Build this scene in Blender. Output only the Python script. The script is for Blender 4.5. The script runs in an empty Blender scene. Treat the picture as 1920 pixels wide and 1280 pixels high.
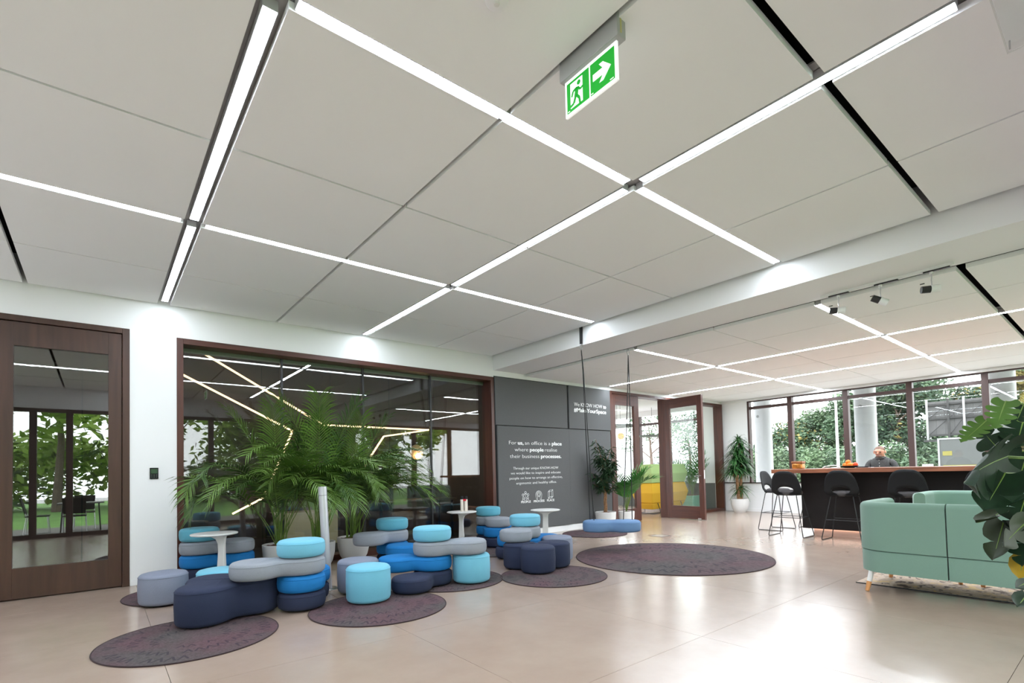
import bpy, bmesh, math, random
from math import sin, cos, pi, radians as rad, sqrt, atan2, hypot
from mathutils import Vector, Matrix, Quaternion

SC = bpy.context.scene
COL = SC.collection

# ------------------------------------------------------------------ camera, world, exposure
cam_d = bpy.data.cameras.new('camera'); cam = bpy.data.objects.new('camera', cam_d); COL.objects.link(cam)
cam_d.sensor_width = 36.0; cam_d.lens = 954.84 / 1920 * 36; cam_d.shift_y = (854.96 - 640) / 1920
cam_d.clip_start = 0.05; cam_d.clip_end = 300
_y, _p, _r = rad(50.957), rad(1.812), rad(-1.3375)
_f = Vector((cos(_p)*cos(_y), cos(_p)*sin(_y), sin(_p))); _rt = Vector((sin(_y), -cos(_y), 0)); _u = _rt.cross(_f)
_r2 = cos(_r)*_rt + sin(_r)*_u; _u2 = -sin(_r)*_rt + cos(_r)*_u
cam.matrix_world = Matrix(((_r2.x, _u2.x, -_f.x, 0), (_r2.y, _u2.y, -_f.y, 0), (_r2.z, _u2.z, -_f.z, 1.2), (0, 0, 0, 1)))
SC.camera = cam

world = bpy.data.worlds.new('overcast_sky'); SC.world = world; world.use_nodes = True
_bg = world.node_tree.nodes['Background']; _bg.inputs[0].default_value = (0.95, 0.96, 1.0, 1); _bg.inputs[1].default_value = 7.5
LAMP = 48.0          # radiance of the ceiling light bars
SC.view_settings.view_transform = 'Standard'; SC.view_settings.look = 'None'
SC.view_settings.exposure = 0.0; SC.view_settings.gamma = 1.0; SC.view_settings.use_curve_mapping = False
try:
    SC.cycles.max_bounces = 12; SC.cycles.diffuse_bounces = 8; SC.cycles.glossy_bounces = 4
    SC.cycles.transparent_max_bounces = 16; SC.cycles.sample_clamp_indirect = 6
except Exception: pass

# ------------------------------------------------------------------ materials
def srgb(r, g, b):
    def c(v):
        v /= 255.0
        return v/12.92 if v <= 0.04045 else ((v+0.055)/1.055)**2.4
    return (c(r), c(g), c(b), 1)

MATS = {}
def mat(name, col, rough=0.6, metal=0.0, spec=0.5, noise=0.0, scale=20, bump=0.0, bscale=200, emit=None, es=0, stretch=None, coat=0, sheen=0):
    if name in MATS: return MATS[name]
    m = bpy.data.materials.new(name); m.use_nodes = True; nt = m.node_tree; N = nt.nodes; Lk = nt.links
    b = N['Principled BSDF']
    b.inputs['Base Color'].default_value = col; b.inputs['Roughness'].default_value = rough
    b.inputs['Metallic'].default_value = metal; b.inputs['Specular IOR Level'].default_value = spec
    if coat: b.inputs['Coat Weight'].default_value = coat; b.inputs['Coat Roughness'].default_value = 0.15
    if sheen: b.inputs['Sheen Weight'].default_value = sheen
    tc = N.new('ShaderNodeTexCoord'); mp = N.new('ShaderNodeMapping'); Lk.new(tc.outputs['Object'], mp.inputs[0])
    if stretch: mp.inputs['Scale'].default_value = stretch
    if noise:
        n = N.new('ShaderNodeTexNoise'); n.inputs['Scale'].default_value = scale; n.inputs['Detail'].default_value = 6
        Lk.new(mp.outputs[0], n.inputs[0])
        r = N.new('ShaderNodeMapRange'); r.inputs[1].default_value = .3; r.inputs[2].default_value = .7
        r.inputs[3].default_value = 1-noise; r.inputs[4].default_value = 1+noise; Lk.new(n.outputs['Fac'], r.inputs[0])
        mx = N.new('ShaderNodeMix'); mx.data_type = 'RGBA'; mx.blend_type = 'MULTIPLY'; mx.inputs[0].default_value = 1
        mx.inputs[6].default_value = col; Lk.new(r.outputs[0], mx.inputs[7]); Lk.new(mx.outputs[2], b.inputs['Base Color'])
    if bump:
        n2 = N.new('ShaderNodeTexNoise'); n2.inputs['Scale'].default_value = bscale; n2.inputs['Detail'].default_value = 3
        Lk.new(tc.outputs['Object'], n2.inputs[0])
        bp = N.new('ShaderNodeBump'); bp.inputs['Strength'].default_value = bump; bp.inputs['Distance'].default_value = 0.004
        Lk.new(n2.outputs['Fac'], bp.inputs['Height']); Lk.new(bp.outputs[0], b.inputs['Normal'])
    if emit:
        b.inputs['Emission Color'].default_value = emit; b.inputs['Emission Strength'].default_value = es
    MATS[name] = m
    return m

def pane_mat(name, tint, f0, fmax=0.9, rough=0.0):
    m = bpy.data.materials.new(name); m.use_nodes = True; nt = m.node_tree; N = nt.nodes; Lk = nt.links
    N.remove(N['Principled BSDF'])
    g = N.new('ShaderNodeNewGeometry'); d = N.new('ShaderNodeVectorMath'); d.operation = 'DOT_PRODUCT'
    Lk.new(g.outputs['Incoming'], d.inputs[0]); Lk.new(g.outputs['Normal'], d.inputs[1])
    a = N.new('ShaderNodeMath'); a.operation = 'ABSOLUTE'; Lk.new(d.outputs['Value'], a.inputs[0])
    s = N.new('ShaderNodeMath'); s.operation = 'SUBTRACT'; s.inputs[0].default_value = 1; Lk.new(a.outputs[0], s.inputs[1])
    p = N.new('ShaderNodeMath'); p.operation = 'POWER'; Lk.new(s.outputs[0], p.inputs[0]); p.inputs[1].default_value = 5
    r = N.new('ShaderNodeMapRange'); r.inputs[3].default_value = f0; r.inputs[4].default_value = fmax; Lk.new(p.outputs[0], r.inputs[0])
    t = N.new('ShaderNodeBsdfTransparent'); t.inputs[0].default_value = tint
    gl = N.new('ShaderNodeBsdfGlossy'); gl.inputs['Roughness'].default_value = rough
    mx = N.new('ShaderNodeMixShader'); Lk.new(r.outputs[0], mx.inputs[0]); Lk.new(t.outputs[0], mx.inputs[1]); Lk.new(gl.outputs[0], mx.inputs[2])
    Lk.new(mx.outputs[0], N['Material Output'].inputs[0])
    MATS[name] = m
    return m

def wood_mat(name, c1, c2, rough=0.42, axis=2, sc=1.0):
    m = bpy.data.materials.new(name); m.use_nodes = True; nt = m.node_tree; N = nt.nodes; Lk = nt.links; b = N['Principled BSDF']
    tc = N.new('ShaderNodeTexCoord'); mp = N.new('ShaderNodeMapping'); Lk.new(tc.outputs['Object'], mp.inputs[0])
    s = [14*sc, 14*sc, 14*sc]; s[axis] = 1.1*sc; mp.inputs['Scale'].default_value = s
    n = N.new('ShaderNodeTexNoise'); n.inputs['Scale'].default_value = 1.6; n.inputs['Detail'].default_value = 8; n.inputs['Distortion'].default_value = .6
    Lk.new(mp.outputs[0], n.inputs[0])
    cr = N.new('ShaderNodeValToRGB'); cr.color_ramp.elements[0].position = .32; cr.color_ramp.elements[1].position = .7
    cr.color_ramp.elements[0].color = c1; cr.color_ramp.elements[1].color = c2
    Lk.new(n.outputs['Fac'], cr.inputs[0]); Lk.new(cr.outputs[0], b.inputs['Base Color']); b.inputs['Roughness'].default_value = rough
    MATS[name] = m
    return m

WHITE = mat('white_paint', (.86, .86, .87, 1), .6, bump=.03, bscale=60)
PANELW = mat('white_ceiling_felt', (.93, .93, .94, 1), .85, bump=.05, bscale=300)
VOID = mat('dark_ceiling_void', (.02, .02, .02, 1), .9)
CHAN = mat('grey_light_channel', (.42, .41, .41, 1), .5)
DIFF = mat('light_bar_diffuser', (.9, .9, .9, 1), .5, emit=(.83, .915, 1.0, 1), es=LAMP)
DIFF2 = mat('low_light_bar_diffuser', (.9, .9, .9, 1), .5, emit=(.83, .915, 1.0, 1), es=LAMP*2.2)
DOORW = wood_mat('dark_brown_veneer', srgb(60, 37, 27), srgb(76, 48, 36), .42, sc=.6)
FRAMEW = wood_mat('reddish_brown_veneer', srgb(66, 31, 22), srgb(86, 44, 31), .4)
FRAMEWX = wood_mat('reddish_brown_veneer_flat', srgb(66, 31, 22), srgb(86, 44, 31), .4, axis=0)
COUNTERW = wood_mat('counter_walnut', srgb(120, 70, 48), srgb(160, 98, 68), .4, axis=1)
MULL = mat('dark_brown_mullion', srgb(70, 48, 44), .45)
BLACK = mat('black_metal', (.02, .02, .022, 1), .35)
BLACKP = mat('black_plastic', (.012, .012, .013, 1), .7, spec=.25)
STEEL = mat('brushed_steel', (.6, .6, .62, 1), .3, metal=1)
SILVER = mat('silver_paint', (.52, .52, .55, 1), .35, metal=.5)
GLASSW = pane_mat('office_glass', (.93, .95, .94, 1), .072, .9)
GLASSD = pane_mat('door_glass', (.93, .95, .94, 1), .15, .92)
GLASSC = pane_mat('window_glass', (.96, .98, .97, 1), .025, .8)
ACRYL = pane_mat('clear_acrylic', (.985, .985, .985, 1), .03, .6)
GREYF = mat('charcoal_felt', srgb(92, 92, 93), .9, noise=.06, scale=90, bump=.12, bscale=500)
LETTER = mat('white_lettering', (.86, .86, .86, 1), .5)
CYAN = mat('cyan_fabric', srgb(108, 178, 203), .85, noise=.05, scale=250, bump=.15, bscale=700, sheen=.1)
TEAL = mat('turquoise_fabric', srgb(88, 162, 184), .85, noise=.05, scale=250, bump=.15, bscale=700, sheen=.1)
BLUE = mat('blue_fabric', srgb(8, 112, 180), .85, noise=.06, scale=250, bump=.15, bscale=700)
NAVY = mat('navy_fabric', srgb(36, 44, 70), .9, noise=.12, scale=250, bump=.2, bscale=700)
GREY = mat('grey_melange_fabric', srgb(140, 145, 154), .9, noise=.12, scale=300, bump=.2, bscale=700)
LILAC = mat('lilac_grey_fabric', srgb(124, 130, 148), .9, noise=.1, scale=300, bump=.2, bscale=700)
SKYB = mat('light_blue_fabric', srgb(102, 134, 174), .9, noise=.08, scale=300, bump=.2, bscale=700)
GREEN = mat('mint_green_fabric', srgb(116, 146, 132), .85, noise=.04, scale=300, bump=.12, bscale=700, sheen=.15)
POTW = mat('white_matt_pot', (.76, .75, .74, 1), .5)
SOIL = mat('brown_bark_soil', srgb(96, 50, 34), .95, noise=.5, scale=60, bump=1, bscale=60)
PALM = mat('palm_leaf_green', srgb(82, 112, 42), .4, noise=.35, scale=5)
PALMD = mat('palm_leaf_dark', srgb(54, 84, 32), .4, noise=.35, scale=5)
STALK = mat('palm_stalk_green', srgb(98, 124, 48), .5, noise=.25, scale=8)
DRAC = mat('dracaena_leaf', srgb(52, 92, 48), .35, noise=.35, scale=12)
FICUS = mat('ficus_leaf', srgb(40, 66, 40), .35, noise=.35, scale=9)
KENT = mat('kentia_leaf', srgb(58, 120, 48), .35, noise=.3, scale=9)
TRUNK = mat('tan_bark', srgb(140, 104, 74), .9, noise=.35, scale=25, bump=.8, bscale=60)
MONST = mat('monstera_leaf_dark', srgb(16, 40, 20), .55, noise=.3, scale=8, spec=.25)
MONSTL = mat('monstera_leaf_light', srgb(62, 96, 24), .5, noise=.2, scale=8)
MONSTY = mat('monstera_leaf_yellow', srgb(150, 120, 24), .45, noise=.2, scale=8)
MONSTB = mat('monstera_leaf_olive', srgb(40, 50, 28), .55, noise=.25, scale=8)
SKIN = mat('skin', srgb(206, 150, 124), .5)
SHIRT = mat('dark_grey_shirt', srgb(80, 80, 80), .9, noise=.3, scale=90)
TROUS = mat('dark_trousers', srgb(36, 38, 46), .9)
HAIR = mat('short_grey_brown_hair', srgb(126, 100, 88), .85, noise=.3, scale=60)
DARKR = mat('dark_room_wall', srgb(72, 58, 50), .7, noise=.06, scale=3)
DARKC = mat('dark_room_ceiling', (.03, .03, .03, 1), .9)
WARMLED = mat('warm_light_strip', (1, .85, .7, 1), .5, emit=(1, .68, .40, 1), es=2.8)
CREAM = mat('cream_lacquer', srgb(196, 180, 146), .35)
YELL = mat('yellow_fabric', srgb(214, 166, 40), .85, bump=.1, bscale=500)
OLIVE = mat('pale_green_fabric', srgb(170, 196, 130), .85, bump=.1, bscale=500)

def floor_mat():
    m = bpy.data.materials.new('beige_porcelain'); m.use_nodes = True; nt = m.node_tree; N = nt.nodes; Lk = nt.links; b = N['Principled BSDF']
    g = N.new('ShaderNodeNewGeometry')
    n = N.new('ShaderNodeTexNoise'); n.inputs['Scale'].default_value = 2.2; n.inputs['Detail'].default_value = 9; n.inputs['Roughness'].default_value = .65
    Lk.new(g.outputs['Position'], n.inputs[0])
    cr = N.new('ShaderNodeValToRGB'); cr.color_ramp.elements[0].position = .3; cr.color_ramp.elements[1].position = .72
    cr.color_ramp.elements[0].color = srgb(162, 141, 127); cr.color_ramp.elements[1].color = srgb(172, 152, 138)
    Lk.new(n.outputs['Fac'], cr.inputs[0]); Lk.new(cr.outputs[0], b.inputs['Base Color'])
    r = N.new('ShaderNodeMapRange'); r.inputs[3].default_value = .19; r.inputs[4].default_value = .25; Lk.new(n.outputs['Fac'], r.inputs[0]); Lk.new(r.outputs[0], b.inputs['Roughness'])
    b.inputs['Specular IOR Level'].default_value = .6; b.inputs['Coat Weight'].default_value = .35; b.inputs['Coat Roughness'].default_value = .24
    MATS['beige_porcelain'] = m
    return m
FLOORM = floor_mat()
GROUT = mat('dark_grout', srgb(110, 92, 80), .9)

def rug_mat():
    """mottled mauve and grey felt with three rings of small dark worn print marks"""
    m = bpy.data.materials.new('mauve_grey_printed_felt'); m.use_nodes = True; nt = m.node_tree; N = nt.nodes; Lk = nt.links; b = N['Principled BSDF']
    b.inputs['Roughness'].default_value = .95; b.inputs['Specular IOR Level'].default_value = .15
    tc = N.new('ShaderNodeTexCoord'); oi = N.new('ShaderNodeObjectInfo')
    def M(op, a, c=None):
        k = N.new('ShaderNodeMath'); k.operation = op
        for i, v in enumerate((a, c)):
            if v is None: continue
            if isinstance(v, (int, float)): k.inputs[i].default_value = v
            else: Lk.new(v, k.inputs[i])
        return k.outputs[0]
    sx = N.new('ShaderNodeSeparateXYZ'); Lk.new(tc.outputs['Object'], sx.inputs[0])
    r = M('SQRT', M('ADD', M('MULTIPLY', sx.outputs[0], sx.outputs[0]), M('MULTIPLY', sx.outputs[1], sx.outputs[1])))
    th = M('ARCTAN2', sx.outputs[1], sx.outputs[0])
    big = N.new('ShaderNodeTexNoise'); big.inputs['Scale'].default_value = 2.2; big.inputs['Detail'].default_value = 3; big.noise_dimensions = '4D'
    Lk.new(tc.outputs['Object'], big.inputs[0]); Lk.new(M('MULTIPLY', oi.outputs['Random'], 30.0), big.inputs['W'])
    fine = N.new('ShaderNodeTexNoise'); fine.inputs['Scale'].default_value = 70; fine.inputs['Detail'].default_value = 4; Lk.new(tc.outputs['Object'], fine.inputs[0])
    cr = N.new('ShaderNodeValToRGB'); cr.color_ramp.elements[0].position = .38; cr.color_ramp.elements[1].position = .62
    cr.color_ramp.elements[0].color = srgb(82, 77, 77); cr.color_ramp.elements[1].color = srgb(92, 71, 76); Lk.new(big.outputs['Fac'], cr.inputs[0])
    mx = N.new('ShaderNodeMix'); mx.data_type = 'RGBA'; mx.blend_type = 'MULTIPLY'; mx.inputs[0].default_value = 1
    mr = N.new('ShaderNodeMapRange'); mr.inputs[1].default_value = .3; mr.inputs[2].default_value = .7; mr.inputs[3].default_value = .72; mr.inputs[4].default_value = 1.22
    Lk.new(fine.outputs['Fac'], mr.inputs[0]); Lk.new(cr.outputs[0], mx.inputs[6]); Lk.new(mr.outputs[0], mx.inputs[7])
    # print marks: ring bands x broken angular cells
    tot = None
    for rr, cells, hw in ((.50, 44, .040), (.365, 34, .034), (.235, 24, .028)):
        band = M('LESS_THAN', M('ABSOLUTE', M('SUBTRACT', r, rr)), hw)
        u = M('MULTIPLY', th, cells/(2*pi)); fr = M('FRACT', u); ce = M('FLOOR', u)
        slant = M('ABSOLUTE', M('SUBTRACT', M('ABSOLUTE', M('SUBTRACT', fr, .5)), M('MULTIPLY', M('ADD', M('DIVIDE', M('SUBTRACT', r, rr), hw), 1), .2)))
        stroke = M('LESS_THAN', slant, .11)
        wn = N.new('ShaderNodeTexWhiteNoise'); wn.noise_dimensions = '1D'; Lk.new(M('ADD', ce, rr*100), wn.inputs['W'])
        keep = M('GREATER_THAN', wn.outputs['Value'], .34)
        k = M('MULTIPLY', M('MULTIPLY', band, stroke), keep)
        tot = k if tot is None else M('MAXIMUM', tot, k)
    worn = M('MULTIPLY', tot, M('MULTIPLY', fine.outputs["Fac"], 1.2))
    m2 = N.new('ShaderNodeMix'); m2.data_type = 'RGBA'; Lk.new(worn, m2.inputs[0]); Lk.new(mx.outputs[2], m2.inputs[6]); m2.inputs[7].default_value = srgb(48, 42, 54)
    Lk.new(m2.outputs[2], b.inputs['Base Color'])
    MATS[m.name] = m
    return m
RUG = rug_mat()
RUGE = mat('dark_rug_binding', srgb(52, 36, 40), .9)

# ------------------------------------------------------------------ mesh helpers
class MB:
    def __init__(s): s.v = []; s.f = []; s.m = []; s.sm = []
    def add(s, vs, fs, mi=0, sm=False):
        o = len(s.v); s.v.extend([tuple(p) for p in vs])
        for f in fs: s.f.append(tuple(i+o for i in f)); s.m.append(mi); s.sm.append(sm)
    def box(s, x0, x1, y0, y1, z0, z1, mi=0, M=None):
        vs = [(x0,y0,z0),(x1,y0,z0),(x1,y1,z0),(x0,y1,z0),(x0,y0,z1),(x1,y0,z1),(x1,y1,z1),(x0,y1,z1)]
        if M is not None: vs = [M @ Vector(p) for p in vs]
        s.add(vs, [(0,3,2,1),(4,5,6,7),(0,1,5,4),(1,2,6,5),(2,3,7,6),(3,0,4,7)], mi)
        return s
    def bar(s, a, b, w, h=None, mi=0, up=(0,0,1)):
        h = h or w; a = Vector(a); b = Vector(b); d = (b-a).normalized(); u = Vector(up)
        if abs(d.dot(u)) > .98: u = Vector((1,0,0))
        x = d.cross(u).normalized(); y = x.cross(d)
        vs = [p + x*sx*w/2 + y*sy*h/2 for p in (a, b) for sx, sy in ((-1,-1),(1,-1),(1,1),(-1,1))]
        s.add(vs, [(0,1,2,3),(7,6,5,4),(0,4,5,1),(1,5,6,2),(2,6,7,3),(3,7,4,0)], mi)
        return s
    def rings(s, rs, mi=0, sm=True, cap0=True, cap1=True, closed=True):
        n = len(rs[0]); vs = [p for r in rs for p in r]; fs = []
        for i in range(len(rs)-1):
            for j in range(n if closed else n-1):
                k = (j+1) % n
                fs.append((i*n+j, i*n+k, (i+1)*n+k, (i+1)*n+j))
        if cap0: fs.append(tuple(range(n-1, -1, -1)))
        if cap1: fs.append(tuple((len(rs)-1)*n+j for j in range(n)))
        s.add(vs, fs, mi, sm)
        return s
    def lathe(s, prof, c=(0,0,0), n=32, mi=0, sm=True):
        rs = [[(c[0]+r*cos(2*pi*j/n), c[1]+r*sin(2*pi*j/n), c[2]+z) for j in range(n)] for r, z in prof]
        return s.rings(rs, mi, sm)
    def tube(s, pts, r, n=8, mi=0, sm=True):
        pts = [Vector(p) for p in pts]; rs = []; prev = None
        for i, p in enumerate(pts):
            d = (pts[min(i+1, len(pts)-1)] - pts[max(i-1, 0)]).normalized()
            if prev is None:
                u = Vector((0,0,1)) if abs(d.z) < .9 else Vector((1,0,0)); x = d.cross(u).normalized()
            else:
                x = (prev - d*prev.dot(d)); x = x.normalized() if x.length > 1e-6 else d.orthogonal().normalized()
            prev = x; y = d.cross(x); ri = r[i] if isinstance(r, (list, tuple)) else r
            rs.append([p + (x*cos(2*pi*k/n) + y*sin(2*pi*k/n))*ri for k in range(n)])
        return s.rings(rs, mi, sm)
    def prism(s, poly, z0, z1, mi=0, M=None):
        n = len(poly); vs = [Vector((x, y, z0)) for x, y in poly] + [Vector((x, y, z1)) for x, y in poly]
        if M is not None: vs = [M @ p for p in vs]
        s.add(vs, [tuple(range(n-1, -1, -1)), tuple(range(n, 2*n))] + [(i, (i+1) % n, (i+1) % n+n, i+n) for i in range(n)], mi)
        return s
    def ball(s, c, r, n=14, k=9, mi=0):
        rr = r if isinstance(r, (tuple, list)) else (r, r, r)
        rs = [[(c[0]+rr[0]*sin(pi*i/k)*cos(2*pi*j/n), c[1]+rr[1]*sin(pi*i/k)*sin(2*pi*j/n), c[2]-rr[2]*cos(pi*i/k)) for j in range(n)]
              for i in [.12] + list(range(1, k)) + [k-.12]]
        return s.rings(rs, mi, True)
    def build(s, name, mats, parent=None, bevel=0, bseg=2, angle=40, loc=None):
        me = bpy.data.meshes.new(name); me.from_pydata(s.v, [], s.f); me.validate()
        if not isinstance(mats, (list, tuple)): mats = [mats]
        for m in mats: me.materials.append(m)
        if len(me.polygons) == len(s.f):
            me.polygons.foreach_set('material_index', s.m); me.polygons.foreach_set('use_smooth', s.sm)
        if any(s.sm): me.set_sharp_from_angle(angle=rad(angle))
        me.update()
        o = bpy.data.objects.new(name, me); COL.objects.link(o)
        if parent: o.parent = parent
        if loc: o.location = loc
        if bevel:
            b = o.modifiers.new('bevel', 'BEVEL'); b.width = bevel; b.segments = bseg; b.limit_method = 'ANGLE'; b.angle_limit = rad(35)
        return o

def tag(o, label=None, cat=None, group=None, kind=None):
    if label: o['label'] = label
    if cat: o['category'] = cat
    if group: o['group'] = group
    if kind: o['kind'] = kind
    return o
def thing(name, label, cat, loc=(0,0,0), rz=0, group=None):
    o = bpy.data.objects.new(name, None); COL.objects.link(o); o.empty_display_size = .1
    o.location = loc; o.rotation_euler = (0, 0, rz)
    return tag(o, label, cat, group)
def structure(name, label=None, cat=None, loc=(0,0,0)):
    o = bpy.data.objects.new(name, None); COL.objects.link(o); o.location = loc
    return tag(o, label, cat, kind='structure')
def copy_tree(o, parent=None):
    c = o.copy(); COL.objects.link(c)
    if parent: c.parent = parent
    for ch in list(o.children): copy_tree(ch, c)
    return c
def box(name, m, parent, x0, x1, y0, y1, z0, z1, bevel=0):
    return MB().box(x0, x1, y0, y1, z0, z1).build(name, m, parent, bevel)

YW = 7.344      # face of the back wall
ZC = 3.316      # underside of the main ceiling
ZR = 3.02       # underside of the lower ceiling on the window side
XW = 13.62      # window wall
YF = -0.35      # glazed front behind the camera
XL = -3.1       # left end of the hall

# ------------------------------------------------------------------ floor
fl = MB().box(XL, XW+.3, YF-.2, YW+4.9, -.12, -.012).build('floor', GROUT); tag(fl, 'beige large format porcelain tile floor of the lobby', 'floor', kind='structure')
xs = [XL, -2.68, -1.17, .333, 1.835, 3.342, 4.845, 6.35, 7.855, 9.36, 10.865, 12.37, XW+.1]
ys = [YF, .5, 2.016, 3.53, 5.04, 6.55, 8.06, 9.57, 11.08, YW+4.86]
for i in range(len(xs)-1):
    for j in range(len(ys)-1):
        if ys[j] > 7.5 and xs[i] < 5.6: continue
        MB().box(xs[i]+.0014, xs[i+1]-.0014, ys[j]+.0014, ys[j+1]-.0014, -.012, 0).build('floor_tile', FLOORM, fl)
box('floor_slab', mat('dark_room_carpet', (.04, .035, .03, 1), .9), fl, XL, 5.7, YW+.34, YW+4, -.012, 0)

# ------------------------------------------------------------------ ceiling: dark void slab, hanging panels
ce = MB().box(XL, XW+.3, YF-.2, YW+5, 3.62, 3.75).build('ceiling', VOID); tag(ce, 'white panelled lobby ceiling under a dark void', 'ceiling', kind='structure')
def panels(xb, yb, z, t=.042):
    for x0, x1 in xb:
        for y0, y1 in yb: MB().box(x0, x1, y0, y1, z, z+t).build('ceiling_panel', PANELW, ce)
XB = [(XL+.02, -1.96), (-1.84, -.632), (-.59, .535), (.662, 1.853), (1.886, 3.036), (3.152, 4.343), (4.362, 5.515)]
YB = [(YF+.02, -.262), (-.238, .992), (1.048, 2.262), (2.342, 3.572), (3.592, 4.812), (4.892, 6.132), (6.146, 7.325)]
panels(XB, YB, ZC)
XB2 = [(6.335, 7.345), (7.36, 8.61), (8.70, 9.845), (9.86, 10.96), (11.05, 12.30), (12.32, 13.50)]
YB2 = [(YF+.02, -.26), (-.23, .965), (1.035, 2.205), (2.275, 3.492), (3.508, 4.74), (4.81, 6.02), (6.035, 7.325)]
panels(XB2, YB2, ZR, .045)
# grey trays above the light channels
for x0, x1 in ((-1.99, -1.81), (.5, .70), (3.0, 3.19)): box('channel_tray', CHAN, ce, x0, x1, YF, YW, ZC+.062, ZC+.072)
for y0, y1 in ((2.22, 2.38), (4.77, 4.93)): box('channel_tray', CHAN, ce, XL, 5.55, y0, y1, ZC+.074, ZC+.084)
for x0, x1 in ((8.57, 8.74), (10.92, 11.09)): box('channel_tray', CHAN, ce, x0, x1, YF, YW, ZR+.066, ZR+.074)
for y0, y1 in ((2.17, 2.31), (4.70, 4.85)): box('channel_tray', CHAN, ce, 6.34, 13.5, y0, y1, ZR+.076, ZR+.084)

def light_bar(label, a, b, z, w=.058, group=None):
    """a real lamp: grey housing and a glowing diffuser on its underside"""
    (x0, y0), (x1, y1) = a, b
    t = thing('linear_light', label, 'ceiling light', ((x0+x1)/2, (y0+y1)/2, z), 0, 'linear ceiling light bars')
    hx, hy = ((x1-x0)/2, w/2) if y0 == y1 else (w/2, (y1-y0)/2)
    box('housing', CHAN, t, -hx-.004, hx+.004, -hy-.004, hy+.004, .0032, .055)
    box('diffuser', DIFF if z > 3.2 else DIFF2, t, -hx, hx, -hy, hy, .0005, .003)
    return t
X1, X2, Y1, Y2 = .598, 3.094, 2.302, 4.852
light_bar('light bar in a wide grey channel, from the top left crossing to the next', (X1, 2.40), (X1, 4.78), ZC)
light_bar('light bar in a wide grey channel, ending above the white pier beside the brown door', (X1, 4.93), (X1, 7.19), ZC)
light_bar('light bar ending at the white wall above the middle of the glass wall', (X2, 4.92), (X2, 7.25), ZC)
light_bar('light bar joining the two crossings in the middle of the ceiling', (X2, 2.38), (X2, 4.785), ZC)
light_bar('light bar running from the central crossing to the top right corner of the photo', (X2, .46), (X2, 2.225), ZC)
light_bar('long light bar left of the exit sign, between top left and central crossing', (.69, Y1), (3.015, Y1), ZC)
light_bar('light bar from the central crossing to the white beam', (3.175, Y1), (5.47, Y1), ZC)
light_bar('light bar at the left edge of the photo above the brown door', (-1.83, Y2), (.51, Y2), ZC)
light_bar('light bar above the glass wall, between the wide channel and the lower crossing', (.69, Y2), (3.02, Y2), ZC)
light_bar('light bar from the lower crossing to the beam beside the swing strap', (3.17, Y2), (5.47, Y2), ZC)
light_bar('light bar behind the camera, left of the top left crossing', (-1.83, Y1), (.50, Y1), ZC)
light_bar('light bar over the photographer running back to the front windows', (X1, YF+.05), (X1, 2.20), ZC)
light_bar('light bar out of frame at the left end of the hall near the wall', (-1.9, 4.95), (-1.9, 7.28), ZC)
light_bar('light bar out of frame at the left end of the hall near the windows', (-1.9, 2.4), (-1.9, 4.75), ZC)
R1, R2, S1, S2 = 8.655, 11.005, 2.24, 4.775
light_bar('low ceiling light bar starting at the second swing cord', (6.36, S2), (8.59, S2), ZR, .05)
light_bar('low ceiling light bar in the middle of the row above the open door', (8.73, S2), (10.94, S2), ZR, .05)
light_bar('low ceiling light bar of that row nearest the first window', (11.08, S2), (13.48, S2), ZR, .05)
light_bar('low ceiling light bar partly hidden by the lowest track spotlight', (6.36, S1), (8.59, S1), ZR, .05)
light_bar('low ceiling light bar crossing above the bar stools', (8.73, S1), (10.94, S1), ZR, .05)
light_bar('low ceiling light bar ending above the seated man', (11.08, S1), (13.46, S1), ZR, .05)
light_bar('low ceiling light bar ending above the grey message wall', (R1, 4.85), (R1, 7.20), ZR, .05)
light_bar('low ceiling light bar between two crossings in front of the open door', (R1, 2.31), (R1, 4.70), ZR, .05)
light_bar('low ceiling light bar running off the right edge under the spotlights', (R1, -.2), (R1, 2.17), ZR, .05)
light_bar('low ceiling light bar ending above the open door', (R2, 4.85), (R2, 7.28), ZR, .05)
light_bar('low ceiling light bar above the bar counter end', (R2, 2.31), (R2, 4.70), ZR, .05)
light_bar('low ceiling light bar running off the right edge along the windows', (R2, -.2), (R2, 2.17), ZR, .05)

# ------------------------------------------------------------------ walls
wb = structure('wall_back', 'white back wall of the lobby', 'wall')
def wseg(x0, x1, z0, z1, m=WHITE, y0=YW, y1=YW+.3): box('wall_section', m, wb, x0, x1, y0, y1, z0, z1)
wseg(XL, -.95, 0, 3.62); wseg(-.95, .272, 2.968, 3.62); wseg(.272, .73, 0, 3.62); wseg(.73, 5.565, 2.938, 3.62)
wseg(5.565, 8.78, 0, 3.62); wseg(8.78, XW+.3, 2.96, 3.62)
# charcoal felt panels with the message
pa = box('wall_panel', GREYF, wb, 5.572, 7.412, YW-.03, YW, 2.068, 2.945, .004)
pb = box('wall_panel', GREYF, wb, 7.445, 8.735, YW-.044, YW, 2.066, 2.955, .004)
pc = box('wall_panel', GREYF, wb, 5.60, 7.438, YW-.036, YW, .12, 2.054, .004)
pd = box('wall_panel', GREYF, wb, 7.446, 8.735, YW-.026, YW, .12, 2.054, .004)
box('panel_gap', mat('black_gap', (.01, .01, .01, 1), .9), wb, 5.565, 8.75, YW-.008, YW, .12, 2.96)
bb = MB().box(5.567, 8.77, YW-.018, YW-.001, 0, .115).build('baseboard_back', WHITE, None, .003); tag(bb, 'white skirting board under the charcoal message panels', 'skirting', kind='structure')
b2 = MB().box(.275, .725, YW-.012, YW-.001, 0, .07).build('baseboard_left', WHITE, None, .003); tag(b2, 'low white skirting on the pier between brown door and glass wall', 'skirting', kind='structure')

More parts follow.
